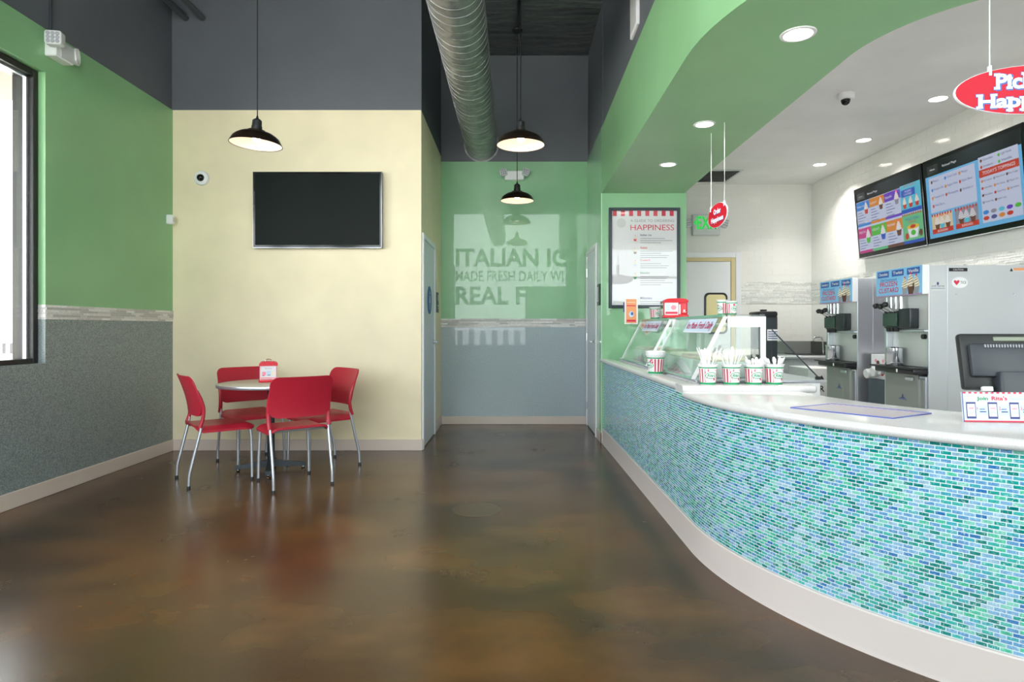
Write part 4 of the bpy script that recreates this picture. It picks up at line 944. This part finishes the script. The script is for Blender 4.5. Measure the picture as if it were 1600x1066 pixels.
# ------------------------------------------------------------------ custard machines
XM = 2.9
def machine(y0, label, names, tub_lab, SCZ):
    s = thing('custard_machine', label, 'custard machine', (0, y0, 0), 0, 'steel frozen custard machines')
    W = .52; s.scale = (1, 1, SCZ)
    b = BM(); box(b, XM+.06, XM+.84, 0, W, .08, 1.655, .004); finish(b, 'body', M_steel, s)
    b = BM(); box(b, XM, XM+.842, -.003, .012, .08, 1.656, .0015); box(b, XM, XM+.06, W-.03, W, .08, 1.655, .002); finish(b, 'side_panel', M_steel, s)
    b = BM(); box(b, XM+.13, XM+.134, -.005, -.003, .08, 1.655); finish(b, 'panel_seam', M_alu, s)
    # lower doors
    b = BM(); box(b, XM-.012, XM+.06, .10, W-.03, .10, .885, .004); dr = finish(b, 'lower_door', M_steelg, s)
    b = BM(); box(b, XM-.024, XM-.012, .14, .23, .835, .86, .003); finish(b, 'handle', M_steel, dr)
    P = Print(); P.ell(0, 0, .03, .004, M_navy, 1); P.ell(0, .012, .008, .016, M_navy, 2); P.rect(-.045, -.012, .045, -.007, M_blue, 2); P.done('logo', frameM((XM-.0126, .27, .70), (0, -1, 0), (0, 0, 1)), dr)
    b = BM(); box(b, XM-.008, XM+.06, .015, .09, .10, .875, .004); vp = finish(b, 'vent_panel', M_alu, s)
    b = BM(); box(b, XM-.012, XM-.008, .025, .08, .14, .86, .012); finish(b, 'filter', M_steelg, vp)
    # drip tray
    b = BM(); box(b, XM-.10, XM+.04, .014, W-.035, .885, .93, .012, seg=2); box(b, XM-.11, XM+.0, .006, W+.015, .922, .935, .004); tr = finish(b, 'drip_tray', M_black, s, smooth=40)
    b = BM(); box(b, XM-.103, XM-.099, .19, .205, .895, .918, .001); finish(b, 'tray_clip', M_whitep, tr)
    # panel above tray, ledge, head
    b = BM(); box(b, XM+.045, XM+.06, .012, W-.03, .935, 1.19, .002); finish(b, 'splash_panel', mat('pale_steel', (210, 213, 212), .4, .35), s)
    b = BM(); box(b, XM-.02, XM+.06, .012, W-.03, 1.19, 1.205, .002); finish(b, 'ledge', M_alu, s)
    b = BM(); box(b, XM+.02, XM+.06, .012, W-.03, 1.205, 1.455, .002); finish(b, 'upper_panel', mat('pale_steel', (210, 213, 212), .4, .35), s)
    b = BM(); cyl(b, (XM+.045, .10, 1.155), (XM+.022, .10, 1.155), .018, 16); finish(b, 'knob', M_black, s, smooth=40)
    b = BM(); box(b, XM-.05, XM+.02, .13, .27, 1.215, 1.36, .008, seg=2); box(b, XM-.04, XM+.02, .27, .46, 1.215, 1.345, .006); hd = finish(b, 'dispensing_head', mat('dark_head', (38, 44, 48), .3), s, smooth=40)
    b = BM(); box(b, XM-.058, XM-.04, .275, .45, 1.23, 1.33, .005); finish(b, 'head_plate', mat('dark_green_plastic', (48, 70, 62), .25), hd, smooth=40)
    for yy in (.31, .36, .41):
        b = BM(); lathe(b, [(0, 0), (.014, 0), (.018, .03), (0, .032)], c=(XM-.035, yy, 1.19), seg=12); finish(b, 'nozzle', M_black, hd, smooth=40)
    for yy, dz in ((.31, .012), (.37, 0), (.43, .006)):
        b = BM(); tube(b, smoothpath([(XM-.035, yy, 1.335), (XM-.06, yy, 1.345), (XM-.105, yy+.01, 1.375+dz)], 4), .008, 8); lv = finish(b, 'lever', M_chrome, s, smooth=40)
        b = BM(); lathe(b, [(0, -.02), (.016, -.017), (.022, 0), (.016, .017), (0, .02)], seg=16, mtx=Matrix.Translation((XM-.112, yy+.012, 1.38+dz)) @ Matrix.Rotation(radians(65), 4, 'Y')); finish(b, 'lever_ball', M_black, lv, smooth=70)
        b = BM(); cyl(b, (XM-.03, yy-.05, 1.36), (XM-.03, yy-.05, 1.45), .013, 12); finish(b, 'valve_rod', M_chrome, s, smooth=40)
    # sign box
    b = BM(); box(b, XM-.046, XM+.001, -.004, W+.03, 1.455, 1.66, .004); finish(b, 'sign_box', M_whitep, s)
    Wd = W+.034; P = Print(); P.rect(0, 0, Wd, .205, M_sky, 0)
    for i in range(30): P.rect(i*Wd/30+.002, 0, i*Wd/30+.010, .010, M_pred, 2)
    for i, t in enumerate(names):
        P.rect(.02+i*.182, .148, .165+i*.182, .195, M_blue, 1); P.text(t, .0925+i*.182, .163, .022, M_paper, 2, align='c', w=.115, bold=.02)
    P.text('Old Fashioned', .16, .118, .02, M_blue, 2, align='c', w=.2); P.text('FROZEN', .16, .078, .036, M_pred, 2, align='c', w=.215, bold=.01); P.text('CUSTARD', .16, .030, .036, M_pred, 2, align='c', w=.25, bold=.01)
    for x, sz in ((.36, .11), (.43, .135), (.49, .12)): swirl(P, x, .02, sz, M_brownp if sz > .12 else M_pgrey, M_creamp, M_brownp, 2)
    P.done('print', frameM((XM-.0466, W+.03, 1.455), (0, -1, 0), (0, 0, 1)), s)
    for x in (.1, .78):
        for y in (.05, W-.05): b = BM(); cyl(b, (XM+x, y, 0), (XM+x, y, .085), .025, 12); finish(b, 'foot', M_black, s, smooth=40)
    p = thing('steel_canister', tub_lab, 'canister', (XM-.028, y0+W-.17, .9355*SCZ)); b = BM(); lathe(b, [(0, 0), (.058, 0), (.06, .004), (.06, .13), (.064, .134), (.061, .136), (.056, .13), (.056, .006), (0, .006)], seg=32); finish(b, 'canister_body', M_chrome, p, smooth=40)
    b = BM(); lathe(b, [(.0602, .02), (.0612, .022), (.0602, .024)], seg=32); finish(b, 'band', M_alu, p, smooth=40)
    return s
m1 = machine(5.285, 'steel frozen custard machine standing next to the hand sink', ['Strawberry', 'Twist', 'Vanilla'], 'shiny steel canister on the tray of the machine next to the sink', .988)
m2 = machine(4.378, 'steel frozen custard machine with heart sticker on its side panel', ['Chocolate', 'Twist', 'Vanilla'], 'shiny steel canister on the tray of the machine with the heart sticker', 1)
P = Print(); P.rect(-.055, -.035, .055, .035, M_lightg, 0); P.text('soft serve', 0, -.005, .014, M_navy, 1, align='c', w=.09, shear=.3); P.ell(0, .018, .008, .012, M_navy, 1); P.rect(-.05, -.018, .05, -.015, M_blue, 1)
P.done('maker_plate', Matrix.Translation((XM+.062, -.0038, 1.51)) @ Matrix.Rotation(pi/2, 4, 'X'), m2)
P = Print(); P.rect(-.065, -.012, .065, .012, M_black, 0); P.text('CAUTION', 0, -.006, .012, M_paper, 1, align='c', w=.07); P.done('warning_label', Matrix.Translation((XM+.205, -.0038, 1.625)) @ Matrix.Rotation(pi/2, 4, 'X'), m2)
P = Print(); P.ell(0, 0, .058, .04, M_paper, 0, 28); P.ell(0, 0, .054, .036, M_whitep, 1, 28)
P.poly([(-.022, -.02), (-.002, .004), (-.004, .014), (-.013, .017), (-.022, .009), (-.031, .017), (-.04, .014), (-.042, .004)], M_pred, 2)
P.text('TICE', .025, -.008, .018, M_dgreen, 2, align='c', w=.04, bold=.01); P.done('heart_sticker', Matrix.Translation((XM+.215, -.0038, 1.535)) @ Matrix.Rotation(pi/2, 4, 'X'), m2)
P = Print(); P.poly([(-.06, -.012), (-.05, .012), (-.036, -.012)], M_black, 1); P.rect(-.032, -.006, .06, .012, M_porange, 1); P.rect(-.04, -.012, .06, -.006, M_paper, 1); P.done('warning_label', Matrix.Translation((XM+.625, -.0038, 1.625)) @ Matrix.Rotation(pi/2, 4, 'X'), m2)
for x in (.19, .595): b = BM(); cyl(b, (XM+x, -.002, 1.455), (XM+x, -.007, 1.455), .006, 10); finish(b, 'bolt', M_chrome, m2)
# cup sleeve box between the machines
s = thing('cup_carton', 'open printed carton of cups between the two custard machines', 'carton', (XM+.05, 4.925, 0))
b = BM(); box(b, .0, .45, .02, .29, 0, .80, .004); finish(b, 'shelf_stand', mat('blue_grey_steel', (84, 92, 106), .35, .5), s)
b = BM(); box(b, .02, .42, .03, .28, .80, 1.0, .003); finish(b, 'carton_body', M_paper, s)
P = Print()
for i in range(4): P.ell(.04+i*.06, .05+(i % 2)*.08, .022, .022, [M_pred, M_brownp][i % 2], 1); P.ell(.07+i*.05, .15-(i % 2)*.05, .014, .014, M_pink, 1)
P.done('print', frameM((XM+.0695-(XM+.05), .28, .80), (0, -1, 0), (0, 0, 1)), s)
for i in range(3):
    b = BM(); lathe(b, [(0, 0), (.035, 0), (.04, .01), (.032, .17), (0, .17)], seg=18, mtx=Matrix.Translation((-.03-.02*i, .09+i*.055, .88-.02*i)) @ Matrix.Rotation(radians(80), 4, 'Y')); finish(b, 'cup_sleeve', M_lightg, s, smooth=40)

# ------------------------------------------------------------------ sink corner
s = thing('hand_sink', 'steel sink cabinet with dark splash guards and curved tap', 'sink', (0, 0, 0))
b = BM(); box(b, 3.0, 3.74, 7.2, 7.885, .08, .865, .005); finish(b, 'cabinet', mat('grey_cabinet', (176, 180, 184), .45), s)
b = BM(); box(b, 2.98, 3.748, 7.17, 7.888, .865, .895, .006); finish(b, 'sink_top', M_steel, s)
b = BM(); M = Matrix.Translation((0, 0, 0)); pts = [(3.30, .9), (3.745, .9), (3.745, 1.055), (3.36, 1.055)] 
pts = [(3.27, .9), (3.745, .9), (3.745, 1.05), (3.35, 1.05)] + [(3.35-.08*sin(pi/2*i/6), .97+.08*cos(pi/2*i/6)) for i in range(1, 7)]
prism(b, pts, 7.868, 7.882, mtx=Matrix(((1, 0, 0, 0), (0, 0, 1, 0), (0, 1, 0, 0), (0, 0, 0, 1)))); finish(b, 'splash_back', M_steelg, s)
b = BM(); prism(b, [(7.1, .9), (7.868, .9), (7.868, 1.05), (7.1, 1.05)], 3.732, 3.744, mtx=Matrix(((0, 0, 1, 0), (1, 0, 0, 0), (0, 1, 0, 0), (0, 0, 0, 1)))); finish(b, 'side_guard', mat('smoked_guard', (92, 92, 88), .25, .5), s)
b = BM(); tube(b, smoothpath([(3.71, 7.5, .9), (3.70, 7.5, 1.07), (3.66, 7.5, 1.105), (3.60, 7.5, 1.10), (3.58, 7.5, 1.06)], 6), .011, 10); finish(b, 'tap', M_chrome, s, smooth=50)
b = BM(); rbox(b, 3.36, 3.70, 7.30, 7.80, .895, .902, .04, 'z'); finish(b, 'basin_rim', M_black, s)
s = thing('shipping_box', 'pale grey box with black arrow print below the sink', 'box', (0, 0, 0))
b = BM(); box(b, 3.03, 3.33, 6.45, 6.9, .46, .80, .004); finish(b, 'box_body', M_lightg, s)
b = BM(); box(b, 3.0, 3.36, 6.42, 6.93, 0, .459, .004); finish(b, 'box_under', M_paper, s)
P = Print(); P.poly([(.02, .22), (.10, .22), (.06, .29)], M_black, 1); P.text('R', .04, .12, .06, M_black, 1, bold=.02); P.done('print', Matrix.Translation((3.11, 6.4494, .44)) @ Matrix.Rotation(pi/2, 4, 'X'), s)
s = thing('beverage_carrier', 'tall black plastic carrier with paper notice behind the glass case', 'container', (2.75, 6.9, 0))
b = BM(); box(b, -.2, .2, -.22, .22, .06, .72, .02, seg=2); finish(b, 'lower_bin', M_lightg, s, smooth=40)
b = BM(); rbox(b, -.09, .10, -.15, .15, .72, 1.375, .05, 'y', bev=.02); finish(b, 'carrier_body', mat('slate_plastic', (48, 56, 62), .45), s, smooth=40)
b = BM(); rbox(b, -.105, .09, -.165, .155, 1.335, 1.395, .025, 'y', bev=.008); box(b, -.03, .03, -.03, .03, 1.40, 1.42, .006); finish(b, 'lid', M_black, s, smooth=40)
P = Print(); P.rect(-.08, 0, .04, .12, M_paper, 0)
for i in range(4): P.rect(-.07, .09-i*.024, .03, .10-i*.024, M_navy, 1)
P.done('notice', Matrix.Translation((.06, -.1535, 1.08)) @ Matrix.Rotation(pi/2, 4, 'X'), s)
for x in (-.16, .16):
    for y in (-.17, .17): b = BM(); lathe(b, [(0, -.015), (.03, -.015), (.03, .015), (0, .015)], seg=14, mtx=Matrix.Translation((x, y, .03)) @ Matrix.Rotation(pi/2, 4, 'Y')); finish(b, 'wheel', M_black, s)

# ------------------------------------------------------------------ register, card, mat
s = thing('register', 'black touch screen register seen from behind on the low countertop', 'register', (2.115, 2.66, .863), radians(-12))
b = BM(); rbox(b, -.11, .11, -.10, .10, 0, .018, .03, 'z', bev=.004); finish(b, 'foot', M_black, s, smooth=40)
Mt = Matrix.Translation((0, .0, .17)) @ Matrix.Rotation(radians(-14), 4, 'X')
b = BM(); rbox(b, -.075, .10, -.085, .02, .0, .15, .012, 'z', bev=.004, mtx=Matrix.Translation((0, -.01, .012)) @ Matrix.Rotation(radians(-10), 4, 'X')); finish(b, 'stand', mat('graphite_plastic', (52, 56, 64), .4), s, smooth=40)
b = BM(); box(b, -.19, .19, -.012, .03, -.08, .165, .012, seg=2, mtx=Mt); mon = finish(b, 'monitor', mat('monitor_black', (34, 35, 38), .4), s, smooth=40)
b = BM(); box(b, -.165, .165, -.04, -.01, -.03, .115, .012, seg=2, mtx=Mt); finish(b, 'rear_cover', mat('graphite_plastic', (52, 56, 64), .4), mon, smooth=40)
for i in range(26): b = BM(); box(b, -.11+i*.0105, -.105+i*.0105, -.046, -.038, .095, .108, mtx=Mt); finish(b, 'vent_rib', M_pgrey, mon)
b = BM(); box(b, -.06, .15, -.018, -.010, .128, .148, .003, mtx=Mt); finish(b, 'top_label', mat('grey_green_label', (122, 130, 112), .3), mon)
b = BM(); box(b, -.13, -.09, -.03, -.01, -.09, -.07, .002, mtx=Mt); box(b, -.14, -.05, .02, .05, -.12, -.08, .002, mtx=Mt); finish(b, 'socket_plate', M_whitep, mon)
b = BM(); box(b, -.165, .165, .03, .033, -.06, .145, mtx=Mt); finish(b, 'touch_screen', M_screen, mon)
s = thing('promotion_card', 'white folded promotion card with phone pictures on the countertop', 'card', (1.872, 2.36, .8632), radians(-5))
cw_, ch_ = .34, .112
b = BM(); box(b, -cw_/2, cw_/2, -.006, .0, 0, ch_, mtx=Matrix.Rotation(radians(-7), 4, 'X')); box(b, -cw_/2+.05, cw_/2-.05, 0, .003, 0, ch_, mtx=Matrix.Translation((0, .055, 0)) @ Matrix.Rotation(radians(22), 4, 'X')); M_card = mat('card_white', (206, 208, 216), .7); finish(b, 'card_board', M_card, s)
P = Print(); P.rect(0, 0, cw_, ch_, M_card, 0)
for i in range(17): P.rect(i*.02+.004, ch_-.006, i*.02+.014, ch_, M_pred, 1)
P.rect(0, 0, cw_, .005, M_pred, 1); P.rect(0, 0, .003, ch_, M_blue, 1)
P.text('Join', .052, .082, .013, M_pgreen, 2, w=.04, bold=.02); P.text("Rita's", .105, .082, .014, M_pred, 2, w=.055, bold=.02); P.text('Rewards', .168, .082, .013, M_pale, 2, w=.07)
P.rect(.03, .025, .33, .063, M_pale, 1)
for i in range(4):
    x = .012+i*.077; P.rect(x, .012, x+.034, .074, M_navy, 2); P.rect(x+.003, .02, x+.031, .067, M_paper, 3); P.text(str(i+1), x+.038, .045, .012, M_pred, 3); P.rect(x+.006, .03, x+.028, .04, M_pale, 4); P.rect(x+.008, .048, x+.026, .053, M_pink, 4); P.rect(x+.047, .036, x+.07, .040, M_navy, 3); P.rect(x+.047, .046, x+.066, .049, M_blue, 3)
P.done('print', Matrix.Rotation(radians(-7), 4, 'X') @ Matrix.Translation((-cw_/2, -.0068, 0)) @ Matrix.Rotation(pi/2, 4, 'X'), s)
s = thing('counter_mat', 'thin translucent counter mat with blue edge on the low countertop', 'mat', (0, 0, .8635))
q = [(1.225, 2.77), (1.48, 2.445), (1.726, 2.589), (1.479, 2.91)]
b = BM(); prism(b, q, 0, .002); finish(b, 'sheet', mat('mat_grey_pink', (206, 196, 202), .25), s)
b = BM()
for i in range(4): a, c = Vector((*q[i], .002)), Vector((*q[(i+1) % 4], .002)); tube(b, [a, c], .0028, 6)
finish(b, 'edge_strip', mat('mat_edge_blue', (96, 106, 176), .3), s)
P = Print(); m_ = frameM((q[0][0], q[0][1], .0022), (q[1][0]-q[0][0], q[1][1]-q[0][1], 0), (q[3][0]-q[0][0], q[3][1]-q[0][1], 0))
for i in range(14): P.rect(.02+i*.027, .262, .032+i*.027, .27, M_pink, 1)
P.done('print', m_, s)

# ------------------------------------------------------------------ table and chairs
TX, TY = -2.08, 5.36
t = thing('round_table', 'round beige table with silver edge on a dark pedestal', 'table', (TX, TY, 0), radians(16.5))
b = BM(); lathe(b, [(0, .724), (.424, .724), (.424, .748), (.418, .75), (0, .75)], seg=64); finish(b, 'tabletop', M_table, t, smooth=30)
b = BM(); lathe(b, [(.424, .722), (.429, .724), (.431, .737), (.429, .749), (.422, .7505)], seg=64); finish(b, 'edge_band', M_alu, t, smooth=60)
b = BM(); lathe(b, [(.03, .03), (.03, .70), (.05, .705), (.05, .72), (0, .72)], seg=24); finish(b, 'column', M_charc, t, smooth=40)
b = BM(); box(b, -.13, .13, -.13, .13, .712, .724, .003); finish(b, 'mounting_plate', M_black, t)
for k in range(4):
    b = BM(); pts = [(.02, .032), (.27, .026), (.285, .02), (.285, .05), (.27, .056), (.05, .085), (.02, .09)]
    prism(b, pts, -.022, .022, mtx=Matrix.Rotation(k*pi/2, 4, 'Z') @ Matrix(((1, 0, 0, 0), (0, 0, 1, 0), (0, 1, 0, 0), (0, 0, 0, 1)))); lg = finish(b, 'leg', M_charc, t)
    b = BM(); lathe(b, [(0, 0), (.016, 0), (.018, .006), (.008, .012), (.007, .026), (0, .026)], seg=14, c=(cos(k*pi/2)*.262, sin(k*pi/2)*.262, 0)); finish(b, 'glide', M_chrome, lg, smooth=40)

def rr_halfwidth(v, H, W, rt, rb):
    """half width of a rounded rectangle at height v"""
    if v > H-rt: d = v-(H-rt); return W/2-rt+sqrt(max(0, rt*rt-d*d))
    if v < rb: d = rb-v; return W/2-rb+sqrt(max(0, rb*rb-d*d))
    return W/2
def shell(bm, rows, cols, fn, thick):
    """fn(i, j) -> (point, normal); closed shell with thickness"""
    A, B_ = [], []
    for i in range(rows+1):
        ra, rb_ = [], []
        for j in range(cols+1):
            p, nn = fn(i/rows, j/cols); ra.append(bm.verts.new(p)); rb_.append(bm.verts.new(Vector(p)-Vector(nn)*thick))
        A.append(ra); B_.append(rb_)
    for i in range(rows):
        for j in range(cols):
            bm.faces.new([A[i][j], A[i][j+1], A[i+1][j+1], A[i+1][j]]); bm.faces.new([B_[i][j], B_[i+1][j], B_[i+1][j+1], B_[i][j+1]])
    rim = [(i, 0) for i in range(rows+1)] + [(rows, j) for j in range(1, cols+1)] + [(i, cols) for i in range(rows-1, -1, -1)] + [(0, j) for j in range(cols-1, 0, -1)]
    for k in range(len(rim)):
        i, j = rim[k]; i2, j2 = rim[(k+1) % len(rim)]
        try: bm.faces.new([A[i][j], A[i2][j2], B_[i2][j2], B_[i][j]])
        except ValueError: pass
    bmesh.ops.recalc_face_normals(bm, faces=bm.faces[:])
    return bm
def make_chair(loc, rz, label):
    s = thing('cafe_chair', label, 'chair', loc, rz, 'red chairs around the round table')
    # seat
    W, D = .455, .44
    def seat(u, v):
        u = (1-cos(pi*u))/2; y = -.20+u*D; hw = rr_halfwidth(u*D, D, W, .07, .05); x = (v*2-1)*hw
        ex = max(0, abs(x)/(W/2)-.72)/.28; ey = max(0, (u-.80)/.20); er = max(0, (.10-u)/.10)
        z = .462-.034*ex**2-.030*ey**2+.006*er - .010*(1-(x/(W/2))**2)*(1-(2*u-1)**2)
        return Vector((x, y, z)), Vector((0, 0, 1))
    b = BM(); shell(b, 18, 18, seat, .018); finish(b, 'seat', M_red, s, smooth=40)
    # backrest
    H, Wb = .315, .475
    def back(u, v):
        u = (1-cos(pi*u))/2; z = u*H; hw = rr_halfwidth(z, H, Wb, .055, .075); x = (v*2-1)*hw
        y = -.150 - .085*(u**1.6) - .035*(1-(2*x/Wb)**2)
        return Vector((x, y, .535+z)), Vector((0, 1, 0))
    b = BM(); shell(b, 16, 18, back, .013); finish(b, 'backrest', M_red, s, smooth=40)
    for sx in (-1, 1):
        b = BM(); tube(b, smoothpath([(sx*.223, -.252, .012), (sx*.223, -.247, .10), (sx*.222, -.225, .20), (sx*.222, -.172, .42), (sx*.222, -.160, .49)], 4), .0115, 12); lg = finish(b, 'leg', M_alu, s, smooth=50)
        b = BM(); lathe(b, [(0, 0), (.013, 0), (.0135, .02), (0, .02)], c=(sx*.223, -.2525, 0), seg=14); finish(b, 'foot_cap', M_charc, lg, smooth=40)
        b = BM(); tube(b, smoothpath([(sx*.228, -.175, .455), (sx*.229, -.155, .52), (sx*.230, -.150, .60), (sx*.229, -.172, .68), (sx*.226, -.200, .745)], 4), [.017]*5+[.0165]*4+[.016]*4+[.014]*3+[.008], 12, rx=.8); finish(b, 'upright', M_red, s, smooth=50)
        b = BM(); tube(b, smoothpath([(sx*.14, .06, .430), (sx*.175, .165, .430), (sx*.185, .195, .415), (sx*.192, .208, .36), (sx*.20, .212, .18), (sx*.203, .214, .012)], 4), .0115, 12); lg = finish(b, 'leg', M_alu, s, smooth=50)
        b = BM(); lathe(b, [(0, 0), (.013, 0), (.0135, .02), (0, .02)], c=(sx*.203, .214, 0), seg=14); finish(b, 'foot_cap', M_charc, lg, smooth=40)
    b = BM(); tube(b, [(-.2, -.15, .434), (.2, -.15, .434)], .010, 8); tube(b, [(-.145, -.14, .434), (-.145, .1, .43)], .009, 8); tube(b, [(.145, -.14, .434), (.145, .1, .43)], .009, 8); finish(b, 'seat_frame', M_alu, s, smooth=40)
    return s
def place(rear, f):
    f = Vector(f).normalized(); c = Vector(rear)+f*.252; return (c.x, c.y, 0), atan2(-f.x, f.y)
l, r = place((-2.598, 4.907), (.783, .622)); ch = make_chair(l, r, 'red chair seen from the side nearest the green wall, facing the table')
for rear, f, lab in (((-1.593, 4.743), (-.608, .794), 'red chair with its back to the viewer, in front of the round table'), ((-2.547, 5.877), (.684, -.729), 'red chair behind the round table with its backrest against the cream wall'), ((-1.531, 5.736), (-.713, -.701), 'red chair beyond the round table on the side of the corridor')):
    l, r = place(rear, f); dup(ch, l, r, lab)

# floor cleanout cover
b = BM(); lathe(b, [(0, 0), (.165, 0), (.163, .0018), (0, .002)], c=(-.25, 4.19, 0), seg=40); m = mat('cover_concrete', (88, 68, 48), .3)
tag(finish(b, 'floor_cover', m, smooth=30), 'round brown cover plate set in the stained floor', 'floor cover')

# ------------------------------------------------------------------ outside
b = BM(); box(b, -60, -3.6, -30, 60, -.2, -.06); box(b, -3.6, 30, -30, YF-.2, -.2, -.06); struct(finish(b, 'ground', M_pave))
b = BM(); box(b, -5.2, -3.59, -3, 6.0, 3.4, 3.62); struct(finish(b, 'ceiling_outside', M_stucco))
def railing(label, o, u, nP, sp, w, z0, z1, th):
    s = thing('outdoor_railing', label, 'railing', o, atan2(u[1], u[0])); L = nP*sp
    b = BM(); box(b, 0, L, -.03, .03, z1, z1+th, .004); finish(b, 'top_rail', M_ext, s)
    b = BM(); box(b, 0, L, -.06, .06, -.06, z0, .004); finish(b, 'curb', M_ext, s)
    b = BM(); box(b, -w/2, w/2, -.02, .02, z0, z1)
    me = None
    for i in range(nP):
        if me is None: p = finish(b, 'picket', M_picket, s); me = p.data
        else: p = bpy.data.objects.new('picket', me); COL.objects.link(p); p.parent = s
        p.location = ((i+.5)*sp, 0, 0)
railing('dark picket railing outside beyond the large side window', (-18.6, 22, 0), (1, 0), 15, .272, .11, .30, .68, .1)
railing('dark picket railing across the street behind the shop window', (-3.6, -11.5, 0), (1, 0), 8, .5, .24, .45, 1.1, .08)
